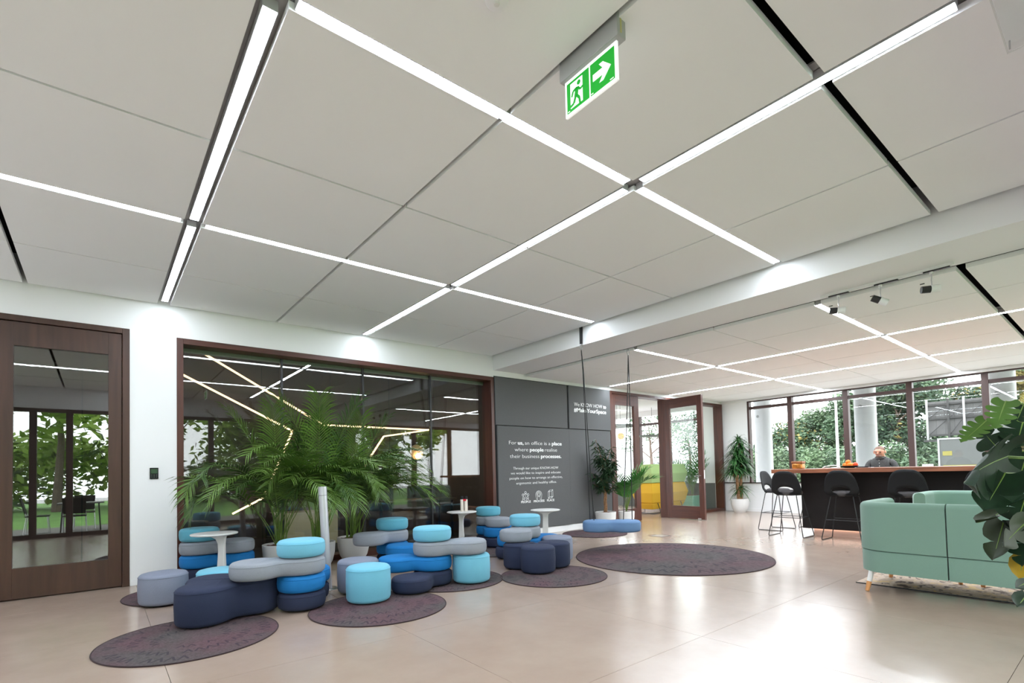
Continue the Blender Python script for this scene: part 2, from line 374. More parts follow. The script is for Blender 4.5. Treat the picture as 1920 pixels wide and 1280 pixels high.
def seg_width(txt, size, bold):
    cu = bpy.data.curves.new('w', 'FONT'); cu.body = txt; cu.size = size
    o = bpy.data.objects.new('w', cu); COL.objects.link(o); bpy.context.view_layer.update(); w = o.dimensions.x
    bpy.data.objects.remove(o); return w
def to_mesh(o):
    bpy.context.view_layer.update()
    me = bpy.data.meshes.new_from_object(o.evaluated_get(bpy.context.evaluated_depsgraph_get()))
    n = bpy.data.objects.new(o.name, me); COL.objects.link(n); n.parent = o.parent; nm = o.name; bpy.data.objects.remove(o); n.name = nm
    return n
def text_line(segs, x0, x1, z, size, y, parent, name='lettering', m=LETTER, thin=-.0012):
    sp = size*.27; ws = [seg_width(t, size, b) for t, b in segs]
    tot = sum(ws) + sp*(len(segs)-1); k = (x1-x0)/tot; x = x0
    for (t, b), w in zip(segs, ws):
        cu = bpy.data.curves.new(name, 'FONT'); cu.body = t; cu.size = size; cu.extrude = .0012; cu.fill_mode = 'BOTH'; cu.resolution_u = 3
        cu.offset = size*.006 if b else thin; cu.materials.append(m)
        o = bpy.data.objects.new(name, cu); COL.objects.link(o); o.parent = parent
        o = to_mesh(o)
        if b:
            me = o.data; vs = [v.co.copy() for v in me.vertices]; fs = [tuple(q.vertices) for q in me.polygons]; e = size*.021; V = []; F_ = []
            for i_, (dx, dz) in enumerate(((-e, 0), (e, 0), (0, e*.7), (0, -e*.7), (0, 0))):
                V += [(v.x+dx, v.y+dz, v.z+.00006*i_) for v in vs]; F_ += [tuple(q+i_*len(vs) for q in f) for f in fs]
            m2 = bpy.data.meshes.new(name); m2.from_pydata(V, [], F_); m2.materials.append(m); o.data = m2
        o.location = (x, y, z); o.rotation_euler = (pi/2, 0, 0); o.scale = (k, 1, 1); x += (w+sp)*k
yt = YW-.0385
text_line([('For', 0), ('us,', 1), ('an office is a', 0), ('place', 1)], 5.85, 7.205, 1.716, .098, yt, pc)
text_line([('where', 0), ('people', 1), ('realise', 0)], 5.99, 7.075, 1.59, .098, yt, pc)
text_line([('their business', 0), ('processes.', 1)], 5.875, 7.185, 1.464, .098, yt, pc)
text_line([('Through our unique KNOW-HOW', 0)], 5.945, 7.105, 1.25, .068, yt, pc, thin=-.0006)
text_line([('we would like to inspire and educate', 0)], 5.885, 7.165, 1.16, .068, yt, pc, thin=-.0006)
text_line([('people on how to arrange an effective,', 0)], 5.85, 7.21, 1.066, .068, yt, pc, thin=-.0006)
text_line([('ergonomic and healthy office.', 0)], 6.01, 7.045, .972, .068, yt, pc, thin=-.0006)
text_line([('PEOPLE', 1)], 6.115, 6.35, .620, .058, yt, pc)
text_line([('PROCESS', 1)], 6.43, 6.705, .618, .058, yt, pc)
text_line([('PLACE', 1)], 6.775, 6.968, .618, .058, yt, pc)
text_line([('We KNOW HOW', 0), ('to', 1)], 7.595, 8.59, 2.535, .115, YW-.0465, pb)
text_line([('#MakeYourSpace', 1)], 7.592, 8.588, 2.42, .118, YW-.0465, pb)
def stroke(mb, pts, w, y, closed=False):
    pts = list(pts) + ([pts[0]] if closed else [])
    mb.tube([(x, y, z) for x, z in pts], w, 5)
def circ(cx, cz, r, n=12, a0=0, a1=2*pi): return [(cx+r*cos(a0+(a1-a0)*i/n), cz+r*sin(a0+(a1-a0)*i/n)) for i in range(n+1)]
ic = MB(); yy = YW-.0375; w_ = .0042; cx, cz = 6.232, .75
for dx, dz in ((0, .062), (-.062, .02), (.062, .02), (-.05, -.038), (.05, -.038)):
    stroke(ic, circ(cx+dx, cz+dz, .022), w_, yy)
stroke(ic, circ(cx, cz-.01, .05, 10, .35, pi-.35), w_, yy); stroke(ic, circ(cx-.05, cz-.085, .03, 8, 0, pi), w_, yy); stroke(ic, circ(cx+.05, cz-.085, .03, 8, 0, pi), w_, yy); stroke(ic, [(cx, cz+.03), (cx, cz-.06)], w_, yy)
ic.build('people_icon', LETTER, pc)
ic = MB(); cx, cz = 6.567, .755
stroke(ic, circ(cx, cz+.012, .026), w_, yy); stroke(ic, circ(cx, cz+.012, .048), w_, yy)
stroke(ic, circ(cx, cz, .078, 10, -.3, pi+.3), w_, yy)
for s_ in (-1, 1): stroke(ic, [(cx+s_*.03, cz-.03), (cx+s_*.03, cz-.085)], w_, yy); stroke(ic, [(cx+s_*.074, cz-.02), (cx+s_*.062, cz-.085), (cx+s_*.045, cz-.085)], w_, yy)
ic.build('process_icon', LETTER, pc)
ic = MB(); cx, cz = 6.875, .757; q = .05
A_ = [(cx-.062, cz-.085), (cx+.03, cz-.078), (cx+.03, cz+.055), (cx-.062, cz+.045)]; B_ = [(x+.036, z+.03) for x, z in A_]
stroke(ic, A_, w_, yy, True); stroke(ic, B_, w_, yy, True)
for p, r_ in zip(A_, B_): stroke(ic, [p, r_], w_, yy)
ic.build('place_icon', LETTER, pc)

# beam between the two ceilings
bm = MB().box(5.565, 6.30, YF-.2, YW, 3.06, 3.62).build('trim_1', WHITE); tag(bm, 'wide white ceiling beam between high and low ceiling', 'beam', kind='structure')
# end wall on the left, never seen directly
wl = MB().box(XL-.2, XL, YF, YW, 0, 3.62).build('wall_left', WHITE); tag(wl, 'plain white end wall at the left of the hall', 'wall', kind='structure')

# window wall on the right
wr = structure('wall_right', 'white wall under and beside the street windows', 'wall')
def wrs(y0, y1, z0, z1, m=WHITE): box('wall_section', m, wr, XW, XW+.25, y0, y1, z0, z1)
wrs(6.66, YW+.3, 0, 3.62); wrs(YF-.2, 6.66, 0, .765); wrs(YF-.2, 6.66, 2.985, 3.62)
box('ceiling_edge', WHITE, wr, 13.53, 13.62, YF, YW, 2.965, 3.03)
box('window_sill', mat('dark_sill', srgb(52, 36, 36), .5), wr, XW-.03, XW+.02, YF, YW, .757, .782)
bs = MB().box(XW-.015, XW-.001, YF, YW, 0, .085).build('baseboard_right', WHITE, None, .003); tag(bs, 'white skirting along the window wall', 'skirting', kind='structure')
my = [6.66, 5.575, 4.325, 3.105, 1.885, .66, YF-.15]
for k in range(6):
    y1, y0 = my[k], my[k+1]
    w = structure('window_%d' % (k+2), ['first street window beside the dracaena, a white column behind it', 'second street window behind the amber jar', 'third street window, between jar and seated man', 'fourth street window behind the seated man', 'fifth street window with billboard beyond', 'last street window behind the monstera plant'][k], 'window', (XW+.09, 0, 0))
    for yy_ in ([y1] if k == 0 else []): box('mullion', MULL, w, -.07, .07, y1-.05, y1, .765, 2.985)
    box('mullion', MULL, w, -.07, .07, y0-.055, y0+.055, .765, 2.985, .004)
    box('transom', MULL, w, -.05, .05, y0+.055, y1-.05, 2.745, 2.815)
    box('head_frame', MULL, w, -.05, .05, y0+.055, y1-.05, 2.945, 2.985)
    box('pane', GLASSC, w, -.006, .006, y0+.055, y1-.05, .765, 2.745); box('pane', GLASSC, w, -.006, .006, y0+.055, y1-.05, 2.815, 2.945)

# glazed front behind the camera
wf = structure('wall_front', 'glazed front of the lobby with white bulkhead', 'wall')
box('bulkhead', WHITE, wf, XL, XW, YF-.2, YF, 2.84, 3.62)
box('header', MULL, wf, XL, XW, YF-.12, YF+.02, 2.76, 2.84); box('sill', MULL, wf, XL, XW, YF-.12, YF+.02, 0, .09)
fx = [XL, -1.95, -1.12, -.52, .95, 2.3, 3.7, 4.55, 5.45, 6.9, 8.3, 9.7, 11.1, 12.4, XW]
for i, x in enumerate(fx): box('mullion', MULL, wf, x-.06, x+.06, YF-.12, YF+.02, .09, 2.76)
for i in range(len(fx)-1): box('pane', GLASSC, wf, fx[i]+.06, fx[i+1]-.06, YF-.056, YF-.044, .09, 2.76)

# ------------------------------------------------------------------ doors and the glass wall
d1 = structure('door_1', 'tall dark brown door with a large glass pane at the far left', 'door')
box('door_frame', DOORW, d1, .205, .272, YW-.012, YW+.3, 0, 2.968, .004); box('door_frame', DOORW, d1, -.95, -.885, YW-.012, YW+.3, 0, 2.968, .004)
box('door_frame', DOORW, d1, -.885, .205, YW-.012, YW+.3, 2.905, 2.968, .004)
yl = (YW+.008, YW+.068)
box('stile', DOORW, d1, .078, .200, *yl, .012, 2.898, .003); box('stile', DOORW, d1, -.878, -.698, *yl, .012, 2.898, .003)
box('rail', DOORW, d1, -.698, .078, *yl, 2.650, 2.898, .0); box('rail', DOORW, d1, -.698, .078, *yl, .012, .325, .0)
box('pane', GLASSD, d1, -.698, .078, YW+.022, YW+.052, .325, 2.650)

w1 = structure('window_1', 'wide floor to ceiling glass wall in a reddish brown frame', 'window')
box('frame_jamb', FRAMEW, w1, .73, .80, YW-.01, YW+.28, 0, 2.938, .004); box('frame_jamb', FRAMEW, w1, 5.495, 5.565, YW-.01, YW+.28, 0, 2.938, .004)
box('frame_head', FRAMEWX, w1, .80, 5.495, YW-.01, YW+.28, 2.868, 2.938, .004); box('frame_sill', FRAMEWX, w1, .80, 5.495, YW-.01, YW+.28, 0, .075, .004)
gx = [.80, 1.985, 3.17, 4.36, 5.495]; yg = YW+.21
for i in range(4):
    box('pane', GLASSW, w1, gx[i]+(.014 if i else 0), gx[i+1]-(.014 if i < 3 else 0), yg-.014, yg+.014, .075, 2.868)
    if i: box('mullion', BLACK, w1, gx[i]-.0135, gx[i]+.0135, yg-.03, yg+.03, .075, 2.868)
box('glazing_bead', mat('pale_green_bead', srgb(120, 128, 112), .5), w1, .80, 5.495, yg+.016, yg+.05, 2.815, 2.868)

d2 = structure('door_2', 'fixed brown glazed door leaf beside the grey message wall', 'door')
box('door_frame', FRAMEW, d2, 8.765, 8.83, YW-.02, YW+.22, 0, 2.96, .004); box('door_frame', FRAMEWX, d2, 8.83, 10.86, YW-.02, YW+.22, 2.90, 2.96, .004)
y2 = (YW-.005, YW+.06)
box('stile', FRAMEW, d2, 8.835, 8.955, *y2, .01, 2.895, .003); box('stile', FRAMEW, d2, 9.62, 9.79, *y2, .01, 2.895, .003)
box('rail', FRAMEWX, d2, 8.955, 9.62, *y2, 2.66, 2.895); box('rail', FRAMEWX, d2, 8.955, 9.62, *y2, .01, .31)
box('pane', GLASSC, d2, 8.955, 9.62, YW+.02, YW+.032, .31, 2.66)
d3 = structure('door_3', 'brown glazed door leaf standing open into the lobby', 'door', (10.835, YW-.02, 0)); d3.rotation_euler = (0, 0, rad(-94))
# local: x along the leaf away from the hinge
box('stile', FRAMEW, d3, 0, .13, -.032, .032, .012, 2.89, .003); box('stile', FRAMEW, d3, .90, 1.03, -.032, .032, .012, 2.89, .003)
box('rail', FRAMEWX, d3, .13, .90, -.032, .032, 2.66, 2.89); box('rail', FRAMEWX, d3, .13, .90, -.032, .032, .012, .31)
box('pane', GLASSC, d3, .13, .90, -.006, .006, .31, 2.66)
h = MB(); 
for s_ in (-1, 1):
    h.tube([(.965, s_*.03, 1.02), (.965, s_*.075, 1.02), (.93, s_*.082, 1.02), (.84, s_*.082, 1.02)], .009, 8)
    h.lathe([(.024, 0), (.024, .006)], (0, 0, 0), 14) if False else None
h.build('handle', STEEL, d3)
box('lock_plate', STEEL, d3, 1.0295, 1.0335, -.012, .012, .95, 1.15)
box('door_stop', STEEL, d3, .86, .94, -.05, -.032, .012, .045)
w8 = structure('window_8', 'brown framed glass panel between open door and window corner', 'window')
box('frame_jamb', FRAMEW, w8, 10.86, 10.93, YW-.02, YW+.22, 0, 2.96, .004); box('frame_jamb', FRAMEW, w8, 13.49, 13.56, YW-.02, YW+.22, 0, 2.96, .004)
box('frame_head', FRAMEWX, w8, 10.93, 13.49, YW-.02, YW+.22, 2.90, 2.96, .004); box('frame_sill', FRAMEWX, w8, 10.93, 13.49, YW-.02, YW+.22, 0, .07, .004)
box('pane', GLASSC, w8, 10.93, 13.49, YW+.09, YW+.102, .07, 2.90)

# ------------------------------------------------------------------ dark meeting room behind the glass wall
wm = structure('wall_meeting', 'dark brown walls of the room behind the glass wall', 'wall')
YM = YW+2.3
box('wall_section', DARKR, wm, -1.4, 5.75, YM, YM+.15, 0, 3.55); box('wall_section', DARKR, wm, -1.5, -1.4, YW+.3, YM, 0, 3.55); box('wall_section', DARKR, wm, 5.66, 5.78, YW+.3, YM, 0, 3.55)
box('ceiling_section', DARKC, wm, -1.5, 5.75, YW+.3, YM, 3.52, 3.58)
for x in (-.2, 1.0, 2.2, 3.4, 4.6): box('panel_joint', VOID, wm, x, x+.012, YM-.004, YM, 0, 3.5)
def strip(label, pts):
    t = thing('light_strip', label, 'light strip', (pts[0][0], YM-.06, pts[0][1]), 0)
    m = MB(); m2 = MB(); o = Vector((pts[0][0], 0, pts[0][1]))
    for a, b in zip(pts, pts[1:]):
        pa_, pb_ = Vector((a[0], 0, a[1]))-o, Vector((b[0], 0, b[1]))-o
        m.bar(pa_, pb_, .028, .028, up=(0, 1, 0)); m2.bar(pa_+Vector((0, .0245, 0)), pb_+Vector((0, .0245, 0)), .03, .02, up=(0, 1, 0))
    m.build('tube', WARMLED, t); m2.build('channel', BLACK, t)
strip('long warm zigzag light strip on the dark wall, with a pointed loop at its right', [(1.155, 3.36), (3.255, 2.165), (5.495, 2.15), (4.455, 1.985), (3.64, .82)])
strip('second warm light strip, lower left behind the palms', [(.90, 2.95), (2.70, 2.035), (2.21, .86), (1.73, .615)])
sc = thing('wall_lamp', 'round pale disc wall lamp on the brown wall behind the glass', 'wall lamp', (5.18, YM-.001, 1.67))
MB().lathe([(.0, 0), (.155, 0), (.16, .01), (.155, .02), (0, .02)], n=36).build('disc', CREAM, sc).matrix_local = Matrix.Translation((0, -.06, 0)) @ Matrix.Rotation(pi/2, 4, 'X')
box('bracket', BLACK, sc, -.10, -.06, -.06, 0, -.16, -.06)
MB().ball((.02, -.10, -.09), .035).build('bulb', mat('lamp_glow', (1, .8, .5, 1), .5, emit=(1, .6, .28, 1), es=110), sc)
cb = thing('cabinet', 'cream cabinet behind the palms, seen through the glass', 'cabinet', (2.8, 8.75, 0))
box('body', CREAM, cb, -.62, .40, 0, .5, .06, .62, .01); box('plinth', BLACK, cb, -.58, .36, .03, .47, 0, .06); box('side_panel', mat('black_lacquer', (.02, .02, .02, 1), .25), cb, -.64, -.622, 0, .5, 0, .63)
bn = thing('meeting_table', 'long dark table in the brown room behind the right glass pane', 'table', (4.6, 8.7, 0))
box('tabletop', mat('dark_oak', srgb(70, 52, 42), .35), bn, -.6, .8, -.3, .3, .70, .74, .005)
for sx in (-.52, .72):
    for sy in (-.24, .24): box('leg', BLACK, bn, sx-.02, sx+.02, sy-.02, sy+.02, 0, .70)

# ------------------------------------------------------------------ bright room behind the open door
wk = structure('wall_breakout', 'white room with tall windows behind the open door', 'wall')
YK = YW+4.6
box('wall_section', WHITE, wk, 5.8, 5.9, YW+.3, YK, 0, 3.62)
box('wall_section', mat('dark_grey_paint', srgb(84, 86, 84), .6), wk, XW, XW+.25, YW+.3, YK, 0, .76)
box('wall_section', WHITE, wk, XW, XW+.25, YW+.3, YW+.7, .76, 3.62); box('wall_section', WHITE, wk, XW, XW+.25, YK-.5, YK+.2, .76, 3.62); box('wall_section', WHITE, wk, XW, XW+.25, YW+.7, YK-.5, 2.9, 3.62)
box('wall_section', WHITE, wk, 5.8, XW+.2, YK, YK+.2, 0, .5); box('wall_section', WHITE, wk, 5.8, XW+.2, YK, YK+.2, 2.95, 3.62)
box('ceiling_section', PANELW, wk, 5.9, XW, YW+.3, YK, 3.05, 3.1)
for x in (5.95, 7.3, 8.7, 10.1, 11.5, 12.9, 13.55): box('mullion', MULL, wk, x-.05, x+.05, YK+.02, YK+.14, .5, 2.95)
box('transom', MULL, wk, 5.9, XW, YK+.03, YK+.12, 2.5, 2.57)
for a, b in zip((5.95, 7.3, 8.7, 10.1, 11.5, 12.9), (7.3, 8.7, 10.1, 11.5, 12.9, 13.55)): box('pane', GLASSC, wk, a+.05, b-.05, YK+.07, YK+.08, .5, 2.95)
for y in (YW+1.8, YW+2.9): box('mullion', MULL, wk, XW+.02, XW+.14, y-.05, y+.05, .76, 2.9)
box('transom', MULL, wk, XW+.03, XW+.12, YW+.7, YK-.5, 2.6, 2.67)
sk = thing('wall_socket', 'small pale wall socket on the low dark grey wall beyond the glass', 'socket', (XW, 8.02, .28))
box('plate', mat('ivory_plastic', srgb(206, 200, 176), .4), sk, -.012, 0, -.04, .04, -.04, .04, .004); box('insert', mat('beige_plastic', srgb(170, 160, 130), .4), sk, -.016, -.0122, -.024, .024, -.024, .024)
for k, x in enumerate((9.05, 9.35)):
    c = MB(); n = 40
    def cy(t, x=x): return .03*sin(t*2*pi*7)
    fr = [(x+.30*i/n, YK-.10+cy(i/n)) for i in range(n+1)]; bk = [(a, b+.006) for a, b in reversed(fr)]
    c.prism(fr+bk, .05, 2.92)
    o = c.build('curtain', mat('white_curtain', (.8, .8, .8, 1), .9)); tag(o, ['white pleated curtain seen left in the fixed door leaf', 'white pleated curtain seen right in the fixed door leaf'][k], 'curtain')
def hex_booth(label, loc, rz, w):
    t = thing('high_back_sofa', label, 'sofa', loc, rz)
    for z0, z1, m, nm in ((.29, .82, YELL, 'lower_shell'), (.825, 1.33, OLIVE, 'upper_shell')):
        zm = (z0+z1)/2; rs = []
        for z, e in ((z0, 0), (z0+.06, .012), (zm, .06), (z1-.06, .012), (z1, 0)):
            rs.append([(-e, -e, z), (w+e, -e, z), (w+e, .55+e, z), (-e, .55+e, z)])
        MB().rings(rs, sm=False).build(nm, m, t, .02, 3)
    MB().rings([[(.1, .06, .12), (w-.1, .06, .12), (w-.1, .5, .12), (.1, .5, .12)], [(0, 0, .285), (w, 0, .285), (w, .55, .285), (0, .55, .285)]], sm=False).build('seat_base', YELL, t, .015)
    for x in (.25, w-.25):
        MB().tube([(x, -.0, .285), (x+.10, -.02, .02), (x-.2, -.02, .012), (x-.2, .5, .012), (x+.1, .5, .02), (x, .45, .285)], .011, 6).build('leg', BLACK, t)
hex_booth('yellow and pale green high back sofa seen through the open doorway', (11.4, 8.2, 0), 0, 1.58)
for k, (x, y, z, r_) in enumerate(((11.4, 9.3, 2.42, .55), (12.9, 9.2, 2.18, .42), (10.6, 10.6, 2.5, .6))):
    t = thing('pendant_lamp', ['flat grey disc pendant lamp above the doorway opening', 'flat grey green disc pendant lamp seen in the open door leaf', 'flat grey disc pendant lamp farther back in the bright room'][k], 'pendant lamp', (x, y, z), 0, 'disc pendant lamps')
    MB().lathe([(0, 0), (r_, 0), (r_, .03), (r_*.2, .05), (0, .05)], n=40).build('shade', mat('grey_green_felt', srgb(108, 118, 112), .9), t)
    MB().tube([(0, 0, .05), (0, 0, 3.05-z)], .005, 6).build('cord', BLACK, t)
gb = thing('pendant_lamp', 'small round gold glass pendant bulb seen in the fixed door leaf', 'pendant lamp', (10.0, 8.05, 2.03))
MB().ball((0, 0, 0), .085, 18, 12).build('globe', mat('gold_glass', srgb(214, 170, 70), .12, metal=.8, emit=(1, .7, .25, 1), es=.5), gb)
MB().ball((0, 0, -.03), .11, 18, 12).build('glass_bulb', ACRYL, gb)
MB().tube([(0, 0, .08), (0, 0, 1.02)], .004, 6).build('cord', BLACK, gb)

# ------------------------------------------------------------------ poufs
def smin(ds, k):
    a = ds[0]
    for b in ds[1:]:
        hh = max(0, min(1, .5+.5*(b-a)/k)); a = b*(1-hh)+a*hh-k*hh*(1-hh)
    return a
def outline(lobes, r, inset, k=.10, n=88):
    cx_ = sum(l[0] for l in lobes)/len(lobes); cy_ = sum(l[1] for l in lobes)/len(lobes); out = []
    for i in range(n):
        a = 2*pi*i/n; lo, hi = 0, 1.2; dx, dy = cos(a), sin(a)
        t = 0; last = 0; f = lambda t: smin([hypot(cx_+dx*t-l[0], cy_+dy*t-l[1]) for l in lobes], k)-r+inset
        # farthest zero
        tt = 1.0
        while tt > 0 and f(tt) > 0: tt -= .02
        lo, hi = tt, tt+.02
        for _ in range(14):
            mid = (lo+hi)/2
            if f(mid) > 0: hi = mid
            else: lo = mid
        out.append((cx_+dx*lo, cy_+dy*lo))
    return out
def pouf(name, label, lobes, z0, z1, m, r=.205, base=False, k=.14, group='upholstered pebble seats'):
    ox, oy = lobes[0]; L = [(x-ox, y-oy) for x, y in lobes]; hgt = z1-z0; e = .034
    prof = [(.045, 0), (.022, .004), (.008, .014), (0, .034), (-.004, hgt*.5), (0, hgt-.034), (.007, hgt-.016), (.02, hgt-.005), (.04, hgt), (.09, hgt+.004), (.15, hgt+.006)]
    cache = {}
    mb = MB(); rs = []
    for ins, z in prof:
        if ins not in cache: cache[ins] = outline(L, r, ins, k)
        rs.append([(x, y, z) for x, y in cache[ins]])
    mb.rings(rs)
    o = mb.build(name, m, None, 0, loc=(ox, oy, z0), angle=60); tag(o, label, 'pouf', group)
    seam = MB(); zz = hgt-.030
    ol = outline(L, r, -.0005, k)
    seam.tube([(x, y, zz) for x, y in ol+ol[:1]], .0022, 4); seam.build('seam', m, o)
    if base:
        b = MB(); ol = outline(L, r, .05, k); b.rings([[(x, y, -.008) for x, y in ol], [(x, y, .002) for x, y in ol]], sm=False); b.build('base_plate', BLACKP, o)
    return o
Z = [.016, .17, .325, .48, .635]; gp = .004
def lvl(i): return (Z[i], Z[i+1]-gp)
# left stack at the glass wall
c = (.925, 7.05); rr = (1.28, 6.92)
pouf('pouf', 'turquoise round cushion, topmost of the left stack by the white pier', [c], *lvl(3), TEAL)
pouf('pouf', 'grey two lobed cushion behind the left white side table', [c, rr], *lvl(2), GREY)
pouf('pouf', 'bright blue two lobed cushion low behind the left white side table', [c, (1.285, 6.955)], *lvl(1), BLUE)
pouf('pouf', 'navy two lobed cushion at floor level under the left stack by the pier', [c, (1.27, 6.98)], *lvl(0), NAVY, base=True)
pouf('pouf', 'lilac grey round pouf on the round rug beside the brown door', [(.49, 6.05)], .016, .305, LILAC, base=True)
pouf('pouf', 'pale cyan round pouf half hidden under the left white side table', [(.94, 5.84)], .016, .305, CYAN, base=True)
# front left group
c = (1.447, 4.898)
pouf('pouf', 'large navy three lobed pouf in front on the nearest round rug', [(.675, 4.95), (1.085, 5.08), (.80, 5.32)], .016, .318, NAVY, base=True, k=.24)
pouf('pouf', 'pale cyan round cushion, topmost of the front stack', [c], *lvl(3), CYAN)
pouf('pouf', 'grey two lobed cushion reaching over the large navy pouf', [c, (1.068, 4.93)], *lvl(2), GREY)
pouf('pouf', 'bright blue cushion third from top in the front stack', [c, (1.60, 5.21)], *lvl(1), BLUE)
pouf('pouf', 'navy cushion at the bottom of the front stack', [c, (1.585, 5.205)], *lvl(0), NAVY, base=True)
# centre group
c = (2.829, 4.906)
pouf('pouf', 'pale cyan round pouf standing alone at the front of the second round rug', [(2.006, 4.70)], .016, .345, CYAN, base=True)
pouf('pouf', 'lilac grey round pouf close behind the front cyan pouf', [(2.092, 5.16)], .016, .34, LILAC, base=True)
pouf('pouf', 'pale cyan round cushion, topmost of the centre stack', [c], *lvl(3), CYAN)
pouf('pouf', 'grey two lobed cushion bridging from the centre stack to the cyan pouf', [c, (3.165, 4.715)], *lvl(2), GREY)
pouf('pouf', 'bright blue two lobed cushion in the centre stack', [c, (2.515, 5.115)], *lvl(1), BLUE)
pouf('pouf', 'navy two lobed cushion at the bottom of the centre stack', [c, (2.49, 4.745)], *lvl(0), NAVY, base=True)
pouf('pouf', 'pale cyan round pouf carrying the end of the centre grey cushion', [(3.204, 4.711)], .016, .318, CYAN, base=True)
# back centre
c = (3.031, 6.303)
pouf('pouf', 'turquoise round cushion, topmost of the stack beside the right palm pot', [c], *lvl(3), TEAL)
pouf('pouf', 'grey two lobed cushion overhanging the right palm pot', [c, (2.668, 6.192)], *lvl(2), GREY)
pouf('pouf', 'bright blue two lobed cushion behind the centre stack', [c, (2.985, 5.925)], *lvl(1), BLUE)
pouf('pouf', 'navy cushion at the bottom of the stack beside the right palm pot', [c, (2.95, 5.93)], *lvl(0), NAVY, base=True)
# right group, left stack
c = (5.114, 6.98)
pouf('pouf', 'turquoise round cushion, topmost of the stack at the glass wall end', [c], *lvl(3), TEAL)
pouf('pouf', 'grey two lobed cushion under the turquoise one at the glass wall end', [c, (5.035, 6.608)], *lvl(2), GREY)
pouf('pouf', 'bright blue three lobed cushion in the stack at the glass wall end', [c, (5.0, 6.62), (5.40, 6.80)], *lvl(1), BLUE)
pouf('pouf', 'navy cushion at the bottom of the stack at the glass wall end', [c, (5.01, 6.60)], *lvl(0), NAVY, base=True)
# right group, right stack
c = (4.457, 5.251)
pouf('pouf', 'pale cyan round cushion, topmost of the right stack before the message wall', [c], *lvl(3), CYAN)
pouf('pouf', 'grey two lobed cushion resting over the navy three lobed pouf', [c, (4.131, 5.055)], *lvl(2), GREY)
pouf('pouf', 'bright blue three lobed cushion in the right stack', [c, (4.523, 5.625), (4.836, 5.284)], *lvl(1), BLUE)
pouf('pouf', 'navy cushion at the bottom of the right stack', [c, (4.486, 5.62)], *lvl(0), NAVY, base=True)
pouf('pouf', 'large navy three lobed pouf on the rug before the message wall', [(4.07, 4.57), (4.45, 4.70), (4.10, 4.945)], .016, .318, NAVY, base=True, k=.07)
pouf('pouf', 'lilac grey round pouf right behind the navy three lobed pouf', [(4.79, 4.985)], .016, .33, LILAC, base=True)

# ------------------------------------------------------------------ round rugs
def rug(label, x, y, r):
    o = MB().lathe([(r-.012, .0005), (r-.012, .0075), (r*.5, .008), (.0015, .008)], n=96, sm=False).build('round_rug', RUG, None, loc=(0, 0, 0))
    if r > 1: # scale mesh so that the printed rings follow
        pass
    o.location = (x, y, 0); tag(o, label, 'rug', 'round printed rugs')
    MB().tube([((r-.008)*cos(2*pi*i/96), (r-.008)*sin(2*pi*i/96), .0052) for i in range(97)], .005, 6).build('binding', RUGE, o)
    if r > 1:
        k = r/.61
        for v in o.data.vertices: v.co.x /= k; v.co.y /= k
        o.scale = (k, k, 1)
        for ch in o.children:
            for v in ch.data.vertices: v.co.x /= k; v.co.y /= k
rug('mauve grey round rug nearest the camera, under the large navy pouf', .55, 4.595, .604)
rug('round grey rug under the single front cyan pouf', 1.985, 4.416, .609)
rug('round rug by the brown door under the lilac grey pouf', .77, 6.45, .61)
rug('round rug under the cyan pouf of the centre group', 3.08, 4.97, .61)
rug('round rug in front of the navy three lobed pouf by the message wall', 4.061, 4.30, .615)
rug('round rug between the two right hand stacks', 4.66, 6.36, .61)
rug('very large grey round rug in the middle of the floor', 6.047, 4.079, 1.281)
rug('round rug behind the blue swing seat near the grey wall', 7.31, 6.58, .611)

# ------------------------------------------------------------------ side tables
def side_table(label, x, y, rz, two=False, sh=0):
    t = thing('side_table', label, 'side table', (x, y, 0), rz, 'white round side tables')
    MB().lathe([(0, .577), (.20, .577), (.228, .583), (.235, .592), (.232, .600), (.222, .603), (0, .603)], n=48).build('tabletop', mat('white_laminate', (.74, .73, .72, 1), .4), t)
    rs = []
    for z, xa, xb, hw in ((0, -.062, .05, .026), (.2, -.052, .034, .024), (.40, -.046, .022, .022), (.48, -.046, .026, .022), (.53, -.05, .046, .024), (.555, -.056, .09, .026), (.568, -.062, .14, .028), (.578, -.064, .15, .028)):
        xa += sh; xb += sh
        if two: xa, xb, hw = -max(-xa, (xb if z > .45 else .04)), max(xb, .04), hw
        rs.append([(xa, -hw, z), (xb, -hw, z), (xb, hw, z), (xa, hw, z)])
    MB().rings(rs, sm=False).build('leg', mat('white_laminate', (.74, .73, .72, 1), .4), t, .008, 3)
    MB().lathe([(0, 0), (.13, 0), (.132, .006), (.12, .010), (0, .010)], n=32).build('foot_plate', POTW, t)
side_table('white side table at the left, before the turquoise stack', 1.0, 6.54, rad(142), sh=-.07)
side_table('white side table with the two bottles on it', 4.45, 6.78, rad(-48))
side_table('empty white side table in front of the grey message wall', 5.482, 5.955, rad(-40), True)
for k, (dx, dy, lab) in enumerate(((-.03, .02, 'white bottle with a plain black cap on the side table'), (.02, -.015, 'white bottle with a black cap and red tag on the side table'))):
    t = thing('bottle', lab, 'bottle', (4.47+dx, 6.73+dy, .603))
    MB().lathe([(0, 0), (.024, 0), (.026, .004), (.026, .185), (.024, .19), (0, .19)], n=20).build('body', mat('cream_white_plastic', srgb(226, 216, 204), .4), t)
    MB().lathe([(0, .19), (.0235, .19), (.0235, .236), (.021, .24), (0, .24)], n=20).build('cap', BLACKP, t)
    if k: MB().box(-.042, .012, -.0285, -.0268, .165, .195).build('red_tag', mat('red_print', srgb(214, 30, 50), .5), t).rotation_euler = (0, 0, rad(-50))

